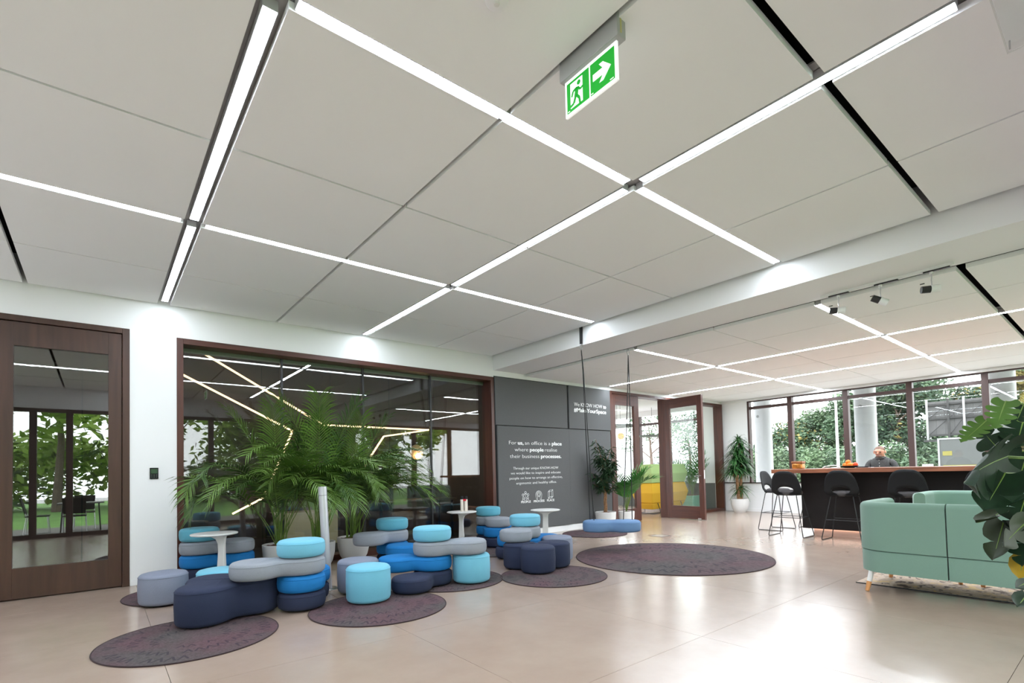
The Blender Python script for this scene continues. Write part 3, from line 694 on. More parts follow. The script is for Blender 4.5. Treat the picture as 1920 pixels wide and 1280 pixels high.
# ------------------------------------------------------------------ silver tower
tw = thing('air_purifier', 'slim leaning silver tower on a disc foot among the poufs', 'tower', (1.90, 5.52, 0))
MB().lathe([(0, 0), (.105, 0), (.108, .006), (.10, .012), (0, .012)], n=36).build('base', STEEL, tw)
a, b_ = Vector((.0, -.01, .012)), Vector((-.038, .01, 1.0)); e_ = a+(b_-a)*1.095
MB().tube([a, b_], [.042, .044], 24).build('body', SILVER, tw); MB().tube([b_+(b_-a)*.004, e_], [.0445, .0445], 24).build('cap', SILVER, tw); MB().tube([b_-(b_-a)*.004, b_+(b_-a)*.006], .0405, 20).build('joint', BLACK, tw)
MB().tube([(.10, -.02, .006), (.17, -.06, .004), (.13, -.12, .004), (.19, -.17, .004), (.15, -.21, .004)], .004, 6).build('cable', BLACK, tw)

# ------------------------------------------------------------------ plants
def pot(t, r, hgt, rb=.62):
    mb = MB(); mb.lathe([(0, 0), (r*rb*.92, 0), (r*rb, .012), (r*.84, hgt*.28), (r*.96, hgt*.6), (r, hgt-.004), (r-.008, hgt), (r-.018, hgt-.004), (r-.022, hgt-.05)], n=44)
    mb.build('pot', POTW, t)
    s_ = MB(); random.seed(3); rs = []
    for q in (.985, .75, .45, .15): rs.append([(q*(r-.020)*cos(2*pi*j/20), q*(r-.020)*sin(2*pi*j/20), hgt-.035+random.uniform(0, .018)+(1-q)*.02) for j in range(20)])
    s_.rings(rs); s_.build('soil', SOIL, t)
def frond(rng, az, L, e0, e1, nl, ll, lw, stalk=.4, ymax=None, base=(0, 0, .3), droop=.5, vee=.5, s=0.006, xmin=None):
    """one pinnate leaf: curved midrib with two rows of narrow leaflets"""
    mb = MB(); n = 16; pts = []; p = Vector(base); d = Vector((cos(az), sin(az), 0)); twist = rng.uniform(-.25, .25)
    for i in range(n+1):
        pts.append(p.copy()); t = i/n; e = e0+(e1-e0)*t**1.7
        az2 = az+twist*t; p = p + (Vector((cos(az2), sin(az2), 0))*cos(e)+Vector((0, 0, sin(e))))*(L/n)
    if ymax is not None:
        for q in pts:
            if xmin is not None and q.x < xmin: q.x = xmin+(q.x-xmin)*.3
            q.y = q.y if q.y < ymax-.25 else ymax-.25+(q.y-ymax+.25)*.12
    mb.tube(pts, [s*(1-.75*i/n) for i in range(n+1)], 5, 1)
    def at(t):
        x = t*n; i = min(int(x), n-1); return pts[i].lerp(pts[i+1], x-i), (pts[i+1]-pts[i]).normalized()
    for i in range(nl):
        t = stalk+(1-stalk)*(i+.5)/nl; u = (t-stalk)/(1-stalk); q, dr = at(t)
        ln = ll*(.55+.9*u-.85*u*u)*rng.uniform(.9, 1.1)+.02
        side = dr.cross(Vector((0, 0, 1))); side = side.normalized() if side.length > .05 else Vector((-sin(az), cos(az), 0)); up = side.cross(dr)
        for sg in (-1, 1):
            ang = 1.05-.55*u; dd = (dr*cos(ang)+side*sg*sin(ang)+up*vee*rng.uniform(.3, .8)).normalized(); w = lw*rng.uniform(.8, 1.1)
            pr = [q.copy()]; cur = q.copy(); v = dd.copy()
            for k in range(3): cur = cur+v*(ln/3); v = (v+Vector((0, 0, -droop*.5))*(k+1)*.5).normalized(); pr.append(cur.copy())
            if ymax is not None:
                for z_ in pr: z_.y = min(z_.y, ymax)
            wd = dr*(w/2); ws = (.55, 1, .75, .02); vs = []
            for z_, k in zip(pr, ws): vs += [z_-wd*k, z_+wd*k]
            mb.add(vs, [(0, 1, 3, 2), (2, 3, 5, 4), (4, 5, 7, 6)], 0, True)
    return mb
def areca(label, x, y, r, hgt, n, top, seed, ymax, azs, group='potted palms by the glass wall', xmin=None):
    rng = random.Random(seed); t = thing('potted_palm', label, 'plant', (x, y, 0), 0, group)
    pot(t, r, hgt)
    for i in range(n):
        az = azs[0]+(azs[1]-azs[0])*((i*.618+rng.uniform(-.06, .06)) % 1); L = top*rng.uniform(.8, 1.08); e0 = rng.uniform(1.12, 1.48); e1 = rng.uniform(-1.5, -.1)
        if i % 6 == 0: e1 = .8; e0 = 1.5; L = top
        a_ = rng.uniform(0, 2*pi); q = rng.uniform(.02, .09)
        frond(rng, az, L, e0, e1, 34, .36, .026, .36, ymax, (q*cos(a_), q*sin(a_), hgt-.03), .85, .35, xmin=xmin).build('frond', [PALM if rng.random() < .65 else PALMD, STALK], t)
    st = MB()
    for i in range(10):
        a_ = rng.uniform(0, 2*pi); q = rng.uniform(.01, .1); hh = rng.uniform(.2, .5)
        st.tube([(q*cos(a_), q*sin(a_), hgt-.04), (1.2*q*cos(a_), 1.2*q*sin(a_), hgt+hh)], [.010, .006], 6)
    st.build('stems', STALK, t)
areca('tall areca palm in the left white pot behind the table, fronds over the door side', 1.83, 7.07, .22, .345, 19, 1.85, 11, .245, (-pi*1.06, .10), xmin=-.95)
areca('tallest areca palm in the middle white pot behind the silver tower', 2.25, 6.88, .215, .345, 24, 2.0, 5, .58, (-pi*1.08, .08))
areca('areca palm in the white pot beside the overhanging grey cushion', 2.80, 7.06, .222, .345, 20, 1.80, 23, .42, (-pi*1.0, .15))

# ficus by the grey wall
fc = thing('potted_ficus', 'slim ficus tree with braided trunk in a white pot before the grey wall', 'plant', (8.17, 7.03, 0))
pot(fc, .215, .34, .8); rng = random.Random(4)
for k in range(3):
    MB().tube([(.022*cos(k*2.1+z*9), .022*sin(k*2.1+z*9), .3+z) for z in [i*.05 for i in range(10)]], [.021-.0008*i for i in range(10)], 7).build('trunk', TRUNK, fc)
def spray(rng, base, tip, nl, ln, lw, spread=.9):
    mb = MB(); base = Vector(base); tip = Vector(tip); mb.tube([base, base.lerp(tip, .5)+Vector((0, 0, .02)), tip], [.007, .005, .003], 5, 1)
    for i in range(nl):
        q = base.lerp(tip, .25+.75*(i+rng.random())/nl); a_ = rng.uniform(0, 2*pi); dd = Vector((cos(a_)*spread, sin(a_)*spread, rng.uniform(-.9, .25))).normalized(); l_ = ln*rng.uniform(.7, 1.15)
        sd = dd.cross(Vector((0, 0, 1))).normalized()*(lw/2); p1 = q+dd*l_*.5; p2 = q+dd*l_+Vector((0, 0, -.25*l_))
        mb.add([q, p1-sd, p1+sd, p2], [(0, 1, 3), (0, 3, 2)], 0, True)
    return mb
for i in range(26):
    a_ = rng.uniform(0, 2*pi); z = rng.uniform(.92, 1.5); rr_ = .38*sqrt(max(0, 1-((z-1.1)/.55)**2))*rng.uniform(.55, 1.0)
    y_ = min(rr_*sin(a_), .10)
    spray(rng, (0, 0, max(.7, z-.25)), (rr_*cos(a_), y_, z), 34, .15, .03).build('leaf_spray', [FICUS, TRUNK], fc)
for tip in ((-.36, -.1, 1.83), (-.30, .0, 1.72), (.0, .0, 1.70), (.18, -.05, 1.68)): spray(rng, (0, 0, 1.2), tip, 30, .16, .032).build('leaf_spray', [FICUS, TRUNK], fc)
# kentia beside it
kp = thing('potted_palm', 'small bright green palm in the white pot beside the fixed door leaf', 'plant', (8.72, 6.93, 0)); pot(kp, .17, .32, .8); rng = random.Random(9)
for i in range(15):
    frond(rng, rng.uniform(-pi, -.3), rng.uniform(.75, 1.25), rng.uniform(1.2, 1.5), rng.uniform(-.3, .8), 12, .34, .045, .4, .34, (0, 0, .29), .25, .4).build('frond', [KENT, STALK], kp)
# dracaena in the window corner
dr = thing('potted_dracaena', 'bushy dracaena on two bare trunks in a white pot in the window corner', 'plant', (13.18, 6.72, 0)); pot(dr, .225, .365); rng = random.Random(8)
for pts_, r0 in (([(-.04, 0, .33), (-.05, .02, .7), (-.12, 0, 1.1), (-.10, 0, 1.5)], .05), ([(.05, 0, .33), (.06, -.02, .62), (.10, 0, .95), (.12, 0, 1.3)], .045), ([(.0, -.03, .33), (.02, -.02, .6), (.03, 0, .66)], .05)):
    MB().tube(pts_, [r0*(1-.12*i) for i in range(len(pts_))], 9).build('trunk', TRUNK, dr)
for hx, hy, hz in ((-.30, -.02, 1.2), (.28, -.04, 1.34), (-.12, 0, 1.62), (.10, 0, 1.45), (-.28, -.05, 1.42), (.2, -.06, 1.2), (0, -.1, 1.7), (-.2, .05, 1.1), (.08, -.08, 1.12), (-.04, -.1, 1.36), (.03, -.02, .62), (.24, .05, 1.5), (-.05, -.05, 1.9)):
    mb = MB(); mb.tube([(0, 0, -.15), (0, 0, .04)], [.014, .012], 6, 1)
    for i in range(80):
        a_ = rng.uniform(0, 2*pi); e = rng.uniform(-.2, 1.4); ln = rng.uniform(.28, .46); d_ = Vector((cos(a_)*cos(e), sin(a_)*cos(e), sin(e))); sd = Vector((-sin(a_), cos(a_), 0))*.017
        p = Vector((0, 0, rng.uniform(-.08, .04))); vs = []
        for k in range(4):
            q = p+d_*(ln*k/3)+Vector((0, 0, -.2*ln*(k/3)**2*3.2)); q.x = min(q.x, .36-hx); w = (.7, 1, .8, .05)[k]; vs += [q-sd*w, q+sd*w]
        mb.add(vs, [(0, 1, 3, 2), (2, 3, 5, 4), (4, 5, 7, 6)], 0, True)
    o = mb.build('leaf_rosette', [DRAC, TRUNK], dr, loc=(hx, hy, hz))
# green plant in the bright room
mp = thing('potted_palm', 'green palm in a mint planter seen through the open door leaf', 'plant', (13.3, 8.25, 0)); rng = random.Random(6)
MB().box(-.22, .22, -.22, .22, 0, .42).build('planter', mat('mint_planter', srgb(150, 198, 176), .5), mp, .02); box('soil', SOIL, mp, -.205, .205, -.205, .205, .42, .428)
for i in range(14): frond(rng, rng.uniform(0, 2*pi), rng.uniform(.8, 1.3), rng.uniform(1.2, 1.5), rng.uniform(.2, .9), 10, .3, .05, .35, None, (rng.uniform(-.1, .1), rng.uniform(-.1, .1), .42), .25).build('frond', [KENT, STALK], mp)

# monstera, right foreground
mo = thing('potted_monstera', 'large dark monstera plant at the right edge before the green sofa', 'plant', (4.53, .34, 0)); pot(mo, .135, .36)
STM = [(0, 0, .33), (-.01, .01, .7), (-.03, .01, 1.1), (-.02, 0, 1.45)]
MB().tube(STM, [.02, .018, .014, .01], 7).build('stem', STALK, mo)
def mleaf(base, tip, wr, m, cut=5, bend=.25, roll=0, hole=True):
    B = Vector(base)-Vector((4.53, .34, 0)); T = Vector(tip)-Vector((4.53, .34, 0)); ax = (T-B); L = ax.length; d = ax/L
    view = (Vector((4.2, .5, 1.0))-Vector((0, 0, 1.2))).normalized()
    sd = d.cross(view).normalized(); sd = Quaternion(d, roll) @ sd; nm = sd.cross(d).normalized()
    W = L*wr/2; mb = MB()
    def wid(t):  # heart shaped half width
        return W*(sin(pi*min(1, (t*.92+.08))**.72)**.8) if t < .999 else 0.001
    def P(t, v, sg):
        s_ = v*wid(t); back = .16*v*v*(1-t) if t < .4 else .16*v*v*(1-t)
        fwd = .10*v*sin(pi*t)
        return B+d*(L*(t-back*.9+fwd))+sd*(sg*s_)-nm*(bend*(v*v*W*.55+L*.25*t*t))
    nv = 5
    for sg in (-1, 1):
        for c_ in range(cut):
            t0, t1 = c_/cut, (c_+1)/cut; vs = []; cols = 4
            for i in range(nv+1):
                v = i/nv; gap = 0 if (v < .38) else .42*((v-.38)/.62)**.8
                if cut == 1: gap = 0
                a0, a1 = t0+(t1-t0)*gap*.5*(c_ > 0), t1-(t1-t0)*gap*.5*(c_ < cut-1)
                for j in range(cols+1):
                    u = j/cols; rnd = 1-.12*(2*u-1)**2*(v > .85)
                    vs.append(P(a0+(a1-a0)*u, v*rnd, sg))
            fs = [(i*(cols+1)+j, i*(cols+1)+j+1, (i+1)*(cols+1)+j+1, (i+1)*(cols+1)+j) for i in range(nv) for j in range(cols)]
            mb.add(vs, fs if sg > 0 else [f[::-1] for f in fs], 0, True)
    mb.tube([P(t, 0, 1)+nm*.002 for t in (0, .25, .5, .75, .97)], [.005, .004, .003, .002, .001], 5, 1)
    lf = mb.build('leaf', [m, STALK], mo, angle=80)
    zz = max(.4, min(1.42, B.z-.12)); s0 = Vector((-.02, .01, zz))
    MB().tube([s0, s0.lerp(B, .5)+Vector((0, 0, .05)), B], [.007, .005, .004], 6).build('petiole', STALK, mo)
for base, tip, wr, m, cut, bend, roll in (
    ((4.149, .486, 1.55), (4.073, .528, 1.385), .85, MONSTL, 5, .1, 0), ((4.264, .589, 1.452), (4.005, .677, 1.301), .45, MONSTL, 6, .2, .3),
    ((4.293, .511, 1.218), (4.293, .633, 1.41), .85, MONST, 3, .3, .2), ((4.09, .482, 1.226), (3.544, .672, 1.109), .62, MONST, 5, .6, -.75),
    ((4.009, .488, 1.13), (3.843, .567, .909), .85, MONST, 2, .3, .1), ((4.368, .442, 1.43), (4.263, .468, 1.27), 1.1, MONST, 4, .2, 0),
    ((4.52, .457, 1.2), (4.167, .497, .903), .55, MONST, 3, .3, .3), ((4.199, .536, .899), (3.956, .608, .807), .5, MONSTB, 1, .6, .9),
    ((4.071, .513, .85), (3.955, .551, .624), .62, MONSTB, 2, .4, .2), ((4.104, .423, .849), (3.837, .514, .725), .55, MONSTB, 2, .3, -.5),
    ((4.09, .441, .66), (4.001, .454, .532), .75, MONSTY, 1, .2, 0), ((3.965, .419, .53), (3.836, .46, .507), .5, MONST, 1, .3, .2),
    ((3.965, .422, .462), (3.775, .448, .412), .5, MONST, 1, .3, .3), ((4.242, .433, .993), (4.045, .473, .773), .8, MONST, 3, .3, 0),
    ((4.042, .591, 1.089), (3.951, .606, .949), .22, MONSTB, 1, .2, 0), ((4.655, .461, 1.565), (4.607, .506, 1.418), .8, MONST, 4, .2, 0),
    ((4.602, .516, 1.263), (4.364, .591, 1.02), .8, MONST, 4, .3, -.2), ((4.15, .42, .80), (3.98, .43, .60), .7, MONST, 3, .3, .4)):
    mleaf(base, tip, wr, m, cut, bend, roll)

# ------------------------------------------------------------------ swing
sw = pouf('swing_seat', 'light blue two lobed hanging swing seat over the large round rug', [(5.82, 5.17), (6.08, 4.86)], .285, .45, SKYB, r=.222, group=None)
o_ = Vector((5.82, 5.17, .285)); tops = (Vector((5.535, 5.14, 3.34)), Vector((6.317, 4.895, 3.06)))
for (ax_, ay), tp in (((5.80, 5.30), 0), ((5.74, 5.17), 0), ((6.09, 4.90), 1), ((6.17, 4.80), 1)):
    t_ = tops[tp]; kn = t_+Vector((0, 0, -.36 if tp == 0 else -.10)); k2 = kn.lerp(Vector((ax_, ay, .45)), .12 if tp == 0 else .22)
    MB().tube([kn-o_, k2-o_+Vector((.012, 0, 0)), Vector((ax_, ay, .452))-o_], .0075, 6).build('cord', BLACK, sw)
t_ = tops[0]; MB().bar(t_-o_+Vector((-.012, 0, 0)), t_-o_+Vector((-.012, 0, -.27)), .03, .006).bar(t_-o_+Vector((.022, 0, 0)), t_-o_+Vector((.01, 0, -.27)), .03, .006).build('strap', BLACK, sw)
def ring_pts(c_, r_, n=14): return [c_+Vector((r_*cos(2*pi*i/n), 0, r_*1.5*sin(2*pi*i/n))) for i in range(n+1)]
MB().tube(ring_pts(t_-o_+Vector((0, 0, -.31)), .028), .006, 6).build('carabiner', STEEL, sw)
MB().tube(ring_pts(tops[1]-o_+Vector((0, 0, -.05)), .028), .006, 6).build('carabiner', STEEL, sw)
fb = MB().box(-.125, .125, -.125, .125, 0, .003).build('floor_box', mat('satin_floor_plate', srgb(160, 148, 138), .35), loc=(7.82, 5.48, 0)); tag(fb, 'flat square floor outlet cover behind the large round rug', 'floor box')
MB().box(-.132, .132, -.132, -.126, 0, .004).box(-.132, .132, .126, .132, 0, .004).box(-.132, -.126, -.126, .126, 0, .004).box(.126, .132, -.126, .126, 0, .004).build('rim', BLACK, fb)

# ------------------------------------------------------------------ bar counter and stools
ct = thing('bar_counter', 'long dark bar counter with a brown wooden top under the windows', 'bar counter', (9.5, 0, 0))
box('counter_top', COUNTERW, ct, -.42, .62, YF+.3, 4.05, 1.075, 1.142, .004)
DARKPAN = mat('dark_brown_panel', srgb(36, 31, 31), .6, spec=.3, noise=.1, scale=3)
for y0, y1 in ((2.205, 3.74), (.67, 2.2), (YF+.35, .665)): box('front_panel', DARKPAN, ct, 0, .03, y0, y1, .12, 1.074, .002)
box('end_panel', DARKPAN, ct, .031, .45, 3.71, 3.74, .12, 1.074); box('back_panel', DARKPAN, ct, .42, .45, YF+.35, 3.709, .12, 1.074); box('bottom_panel', DARKPAN, ct, .031, .419, YF+.35, 3.709, .12, .14)
kick = mat('rosy_perforated_kick', srgb(220, 190, 176), .5, noise=.25, scale=160)
box('kick_plate', kick, ct, .10, .36, YF+.4, 3.60, 0, .119)
box('kick_light', mat('warm_kick_light', (1, .8, .7, 1), .5, emit=(1, .72, .58, 1), es=5), ct, .075, .095, YF+.4, 3.62, .112, .119)

def bar_stool():
    t = thing('bar_stool', 'x', 'bar stool', (0, 0, 0), 0, 'black bar stools')
    # local: sitter faces +x, back at -x
    seat = MB(); rs = []
    for z, q in ((.695, .55), (.70, .85), (.715, .97), (.745, 1), (.768, .94), (.780, .8), (.785, .5), (.786, .15)):
        rs.append([(.05+.205*q*cos(2*pi*i/32), .185*q*sin(2*pi*i/32)*(1-.08*cos(2*pi*i/32)), z+(.0)) for i in range(32)])
    seat.rings(rs); seat.build('seat', mat('dark_grey_seat', srgb(72, 68, 69), .8), t)
    # one piece back shell with an oval opening, bent and leaning
    bk = MB(); n = 48; layers = 7
    def outer(a):
        sgn = sin(a); z = .905+.205*math.copysign(abs(sgn)**(.72 if sgn > 0 else .5), sgn)
        yy_ = .268*math.copysign(abs(cos(a))**.62, cos(a))*(1.0-.31*(z-.70)/.41)
        return yy_, z
    def inner(a): return .130*cos(a), .792+.055*sin(a)
    def bend(y, z):
        h_ = (z-.72)/.39; x = -.155-.055*h_-.02*h_*h_+.55*y*y*(1.15-.3*h_); 
        if z < .80: x += ((.80-z)/.08)**2*.03
        return (x, y, z)
    rs = []
    for l in range(layers):
        s_ = l/(layers-1); rs.append([bend(*[outer(2*pi*i/n)[k]*(1-s_)+inner(2*pi*i/n)[k]*s_ for k in (0, 1)]) for i in range(n)])
    bk.rings(rs, cap0=False, cap1=False); o = bk.build('backrest', BLACKP, t, angle=80)
    so = o.modifiers.new('thick', 'SOLIDIFY'); so.thickness = .016; so.offset = 0
    pn = MB(); pn.rings([[(-.155, -.16, .725), (-.155, .16, .725), (-.12, .18, .70), (-.12, -.18, .70)], [(.02, -.19, .725), (.02, .19, .725), (.02, .19, .698), (.02, -.19, .698)]], sm=False); pn.build('shell_base', BLACKP, t, .01)
    for s_ in (-1, 1):
        y0 = s_*.15; y1 = s_*.275
        MB().tube([(-.10, y0, .70), (-.125, y0*1.05, .69), (-.225, y1, .03), (-.22, y1, .012), (-.20, y1, .008), (.20, y1, .008), (.22, y1, .012), (.222, y1, .03), (.12, y0*1.05, .69), (.10, y0, .70)], .0075, 7).build('sled_leg', BLACK, t)
    fr = MB(); zf = .326; k = (zf-.03)/.66; yq = .275+(.158-.275)*k; xq = .2235+(.12-.2235)*k
    fr.tube([(-xq, -yq, zf), (-xq, yq, zf)], .0065, 6).tube([(xq, -yq, zf), (xq, yq, zf)], .0065, 6).tube([(-xq, -yq, zf), (xq, -yq, zf)], .0065, 6).tube([(-xq, yq, zf), (xq, yq, zf)], .0065, 6); fr.build('footrest', BLACK, t)
    return t
st0 = bar_stool()
spots = [(9.225, 3.82, 0, 'second bar stool from the plant, its back cushion grey in the opening'), (9.20, 2.98, 0, 'bar stool with its back to the camera, third from the dracaena'), (9.20, 2.13, 0, 'bar stool with its back to the camera, in front of the seated man'),
         (10.02, 4.40, -pi/2, 'bar stool seen from the side at the end of the counter, nearest the dracaena'), (10.78, 3.95, pi, 'bar stool behind the counter end, only its legs and grey back seen'), (10.80, 2.85, pi, 'bar stool under the seated man behind the counter'),
         (9.2, 1.28, 0, 'bar stool hidden behind the near green sofa and plant')]
for i, (x, y, rz, lab) in enumerate(spots):
    s_ = st0 if i == 0 else copy_tree(st0); s_.location = (x, y, 0); s_.rotation_euler = (0, 0, rz); s_['label'] = lab

# things on the counter
ZT = 1.142
jr = thing('jar', 'amber jar with a brown lid at the left end of the counter', 'jar', (9.58, 3.80, ZT))
MB().box(-.075, .075, -.085, .085, 0, .095).build('body', mat('amber_glass', srgb(196, 130, 60), .2, metal=.4, noise=.5, scale=14), jr, .02, 4); MB().box(-.08, .08, -.09, .09, .096, .135).build('lid', mat('brown_lid', srgb(140, 86, 50), .5), jr, .01, 3)
rng = random.Random(2)
bw = thing('fruit_bowl', 'shallow dark bowl holding oranges on the counter', 'bowl', (9.62, 3.03, ZT))
MB().lathe([(0, 0), (.06, 0), (.10, .012), (.135, .035), (.13, .037), (.09, .016), (0, .010)], n=28).build('bowl_shell', BLACKP, bw)
for k, (dx, dy, dz, lab) in enumerate(((-.03, .05, .048, 'orange at the left in the dark bowl'), (.02, -.03, .048, 'orange in the middle of the dark bowl'), (-.05, -.02, .05, 'orange at the front of the dark bowl'), (.03, -.08, .054, 'reddish orange at the right of the dark bowl'), (-.01, .01, .098, 'orange on top of the others in the bowl'))):
    t = thing('orange', lab, 'fruit', (9.62+dx, 3.03+dy, ZT+dz)); MB().ball((0, 0, 0), .038).build('peel', mat('orange_peel', srgb(240, 120, 24), .4) if k != 3 else mat('red_orange_peel', srgb(226, 70, 28), .4), t); MB().ball((0, 0, .037), .005, 6, 4).build('stalk', STALK, t)
tr = thing('tray', 'flat dark tray on the counter beside the oranges', 'tray', (9.62, 2.83, ZT)); box('plate', mat('dark_red_tray', srgb(50, 24, 28), .4), tr, -.06, .06, -.085, .085, 0, .012, .003); box('rim', BLACKP, tr, -.062, -.055, -.085, .085, .0125, .02)
tg = thing('tongs', 'steel serving tongs lying left of the oranges', 'tongs', (9.60, 3.28, ZT))
MB().tube([(0, .14, .008), (0, .10, .035), (0, 0, .045), (0, -.12, .05)], [.008, .007, .006, .010], 6).build('upper_arm', STEEL, tg); MB().tube([(.01, .14, .008), (.012, .05, .012), (.014, -.12, .012)], [.008, .006, .010], 6).build('lower_arm', STEEL, tg)
pp = MB().box(-.10, .10, -.14, .14, 0, .004).build('paper_sheet', WHITE, loc=(9.86, 2.92, ZT)); tag(pp, 'white paper lying in front of the seated man', 'paper')
bx = MB().box(-.04, .04, -.06, .06, 0, .035).build('white_box', WHITE, None, .004, loc=(9.7, 2.02, ZT)); tag(bx, 'small white box on the counter right of the man', 'box')

# ------------------------------------------------------------------ seated man
def build_man():
    V = []; E_ = []; R_ = []
    def vtx(p, r, par=None):
        V.append(p); R_.append(r); i = len(V)-1
        if par is not None: E_.append((par, i))
        return i
    pel = vtx((0, 0, .80), (.165, .13)); s1 = vtx((-.03, 0, .95), (.155, .115), pel); s2 = vtx((-.07, 0, 1.10), (.17, .12), s1); s3 = vtx((-.11, 0, 1.22), (.165, .11), s2)
    s4 = vtx((-.13, 0, 1.285), (.125, .09), s3)
    nk = vtx((-.145, 0, 1.345), (.06, .06), s4); hd = vtx((-.175, 0, 1.39), (.075, .078), nk); h2 = vtx((-.195, 0, 1.43), (.080, .094), hd); h3 = vtx((-.185, 0, 1.475), (.066, .075), h2)
    for s in (-1, 1):
        sh = vtx((-.12, s*.12, 1.262), (.075, .072), s3); s5 = vtx((-.12, s*.19, 1.215), (.055, .056), sh); el = vtx((-.13, s*.245, .985), (.048, .048), s5)
        fa = vtx((-.25, s*.20, .93), (.038, .036), el); wr_ = vtx((-.36, s*.15, .875), (.026, .022), fa); pm = vtx((-.415, s*.125, .858), (.032, .018), wr_)
        for k, (dy, ln) in enumerate(((-.028, .062), (-.010, .070), (.008, .066), (.025, .052))):
            a1 = vtx((-.44, s*.12+dy, .855), (.010, .010), pm); a2 = vtx((-.44-ln*.55, s*.12+dy*1.15, .852), (.009, .009), a1); vtx((-.44-ln, s*.12+dy*1.2, .838), (.008, .008), a2)
        t1 = vtx((-.395, s*.125-s*.035, .856), (.011, .011), pm); vtx((-.43, s*.125-s*.06, .850), (.009, .009), t1)
        hp = vtx((-.03, s*.10, .78), (.095, .095), pel); kn = vtx((-.44, s*.13, .76), (.068, .068), hp); an = vtx((-.36, s*.12, .40), (.045, .045), kn); ft = vtx((-.44, s*.12, .36), (.04, .035), an); vtx((-.54, s*.13, .352), (.034, .026), ft)
    me = bpy.data.meshes.new('person_skeleton'); me.from_pydata(V, E_, []); o = bpy.data.objects.new('person_tmp', me); COL.objects.link(o)
    md = o.modifiers.new('skin', 'SKIN'); md.use_smooth_shade = True
    for i, sv in enumerate(me.skin_vertices[0].data): sv.radius = R_[i]; sv.use_root = (i == 0)
    sb = o.modifiers.new('sub', 'SUBSURF'); sb.levels = 2; sb.render_levels = 2
    bpy.context.view_layer.update(); dg = bpy.context.evaluated_depsgraph_get()
    m2 = bpy.data.meshes.new_from_object(o.evaluated_get(dg)); bpy.data.objects.remove(o)
    m2.name = 'person'; m2.materials.clear()
    for m in (SKIN, SHIRT, TROUS, BLACKP): m2.materials.append(m)
    for p in m2.polygons:
        c_ = p.center; p.use_smooth = True
        if c_.z > 1.335 or (c_.x < -.365 and .83 < c_.z < .90 and abs(abs(c_.y)-.125) < .075): p.material_index = 0
        elif c_.z < .40: p.material_index = 3
        elif c_.z < .90 and (c_.x < -.2 or c_.z < .86) and not (abs(c_.y) > .17 and c_.z > .87): p.material_index = 2
        else: p.material_index = 1
    r = bpy.data.objects.new('person', m2); COL.objects.link(r); return r
man = build_man(); man.location = (10.80, 2.87, -.01); man.rotation_euler = (0, 0, 0)
tag(man, 'man in a dark grey shirt sitting behind the counter, looking down', 'person')
hd = Vector((-.195, 0, 1.43))
hr = MB(); rs = []
for i in range(7):
    a_ = .12+i*.19; rs.append([(hd.x+.028+.088*cos(2*pi*j/20)*sin(a_), .086*sin(2*pi*j/20)*sin(a_), 1.432+.088*cos(a_)) for j in range(20)])
hr.rings(rs[::-1], cap0=False); hr.build('hair', HAIR, man)
bd = MB(); bd.ball((-.236, 0, 1.342), (.036, .046, .024)); bd.build('beard', HAIR, man)
MB().tube([(-.283, 0, 1.408), (-.302, 0, 1.385), (-.285, 0, 1.374)], [.008, .013, .010], 8).build('nose', SKIN, man)
for s in (-1, 1):
    MB().ball((-.273, s*.031, 1.408), (.010, .014, .006), 10, 6).build('eye', mat('dark_eye', (.02, .015, .01, 1), .3), man)
    MB().tube([(-.281, s*.015, 1.425), (-.278, s*.048, 1.422)], .005, 6).build('eyebrow', HAIR, man)
    MB().ball((-.175, s*.084, 1.415), (.022, .010, .032), 10, 8).build('ear', SKIN, man)
MB().tube([(-.276, -.018, 1.358), (-.283, 0, 1.356), (-.276, .018, 1.358)], .005, 6).build('mouth', mat('lips', srgb(150, 88, 80), .5), man)
MB().tube([(-.165+.075*cos(2*pi*i/20), .07*sin(2*pi*i/20), 1.325-.02*cos(2*pi*i/20)*-1) for i in range(21)], .009, 8).build('collar', SHIRT, man)
for z in (1.27, 1.22, 1.17): MB().ball((-.235+(1.27-z)*.12, 0, z), .006, 8, 6).build('button', LETTER, man)

# ------------------------------------------------------------------ sofas and the pale rug
def loft_wall(path, t, z0, z1, rnd=.045):
    """upright padded wall following a plan path, rounded top"""
    mb = MB(); P = [Vector((x, y, 0)) for x, y in path]; rs = []
    prof = [(-t/2, z0), (-t/2, z1-rnd)] + [(-t/2+rnd-rnd*cos(a), z1-rnd+rnd*sin(a)) for a in (.5, 1.0, pi/2)] + [(t/2-rnd+rnd*sin(a), z1-rnd+rnd*cos(a)) for a in (0, .55, 1.05)] + [(t/2, z1-rnd), (t/2, z0)]
    for i, p in enumerate(P):
        d = (P[min(i+1, len(P)-1)]-P[max(i-1, 0)]).normalized(); nrm = Vector((d.y, -d.x, 0))
        rs.append([p+nrm*u+Vector((0, 0, z)) for u, z in prof])
    mb.rings(rs); return mb
def arc(cx_, cy_, r, a0, a1, n=10): return [(cx_+r*cos(a0+(a1-a0)*i/n), cy_+r*sin(a0+(a1-a0)*i/n)) for i in range(n+1)]
PALEW = mat('pale_oak', srgb(206, 146, 92), .5)
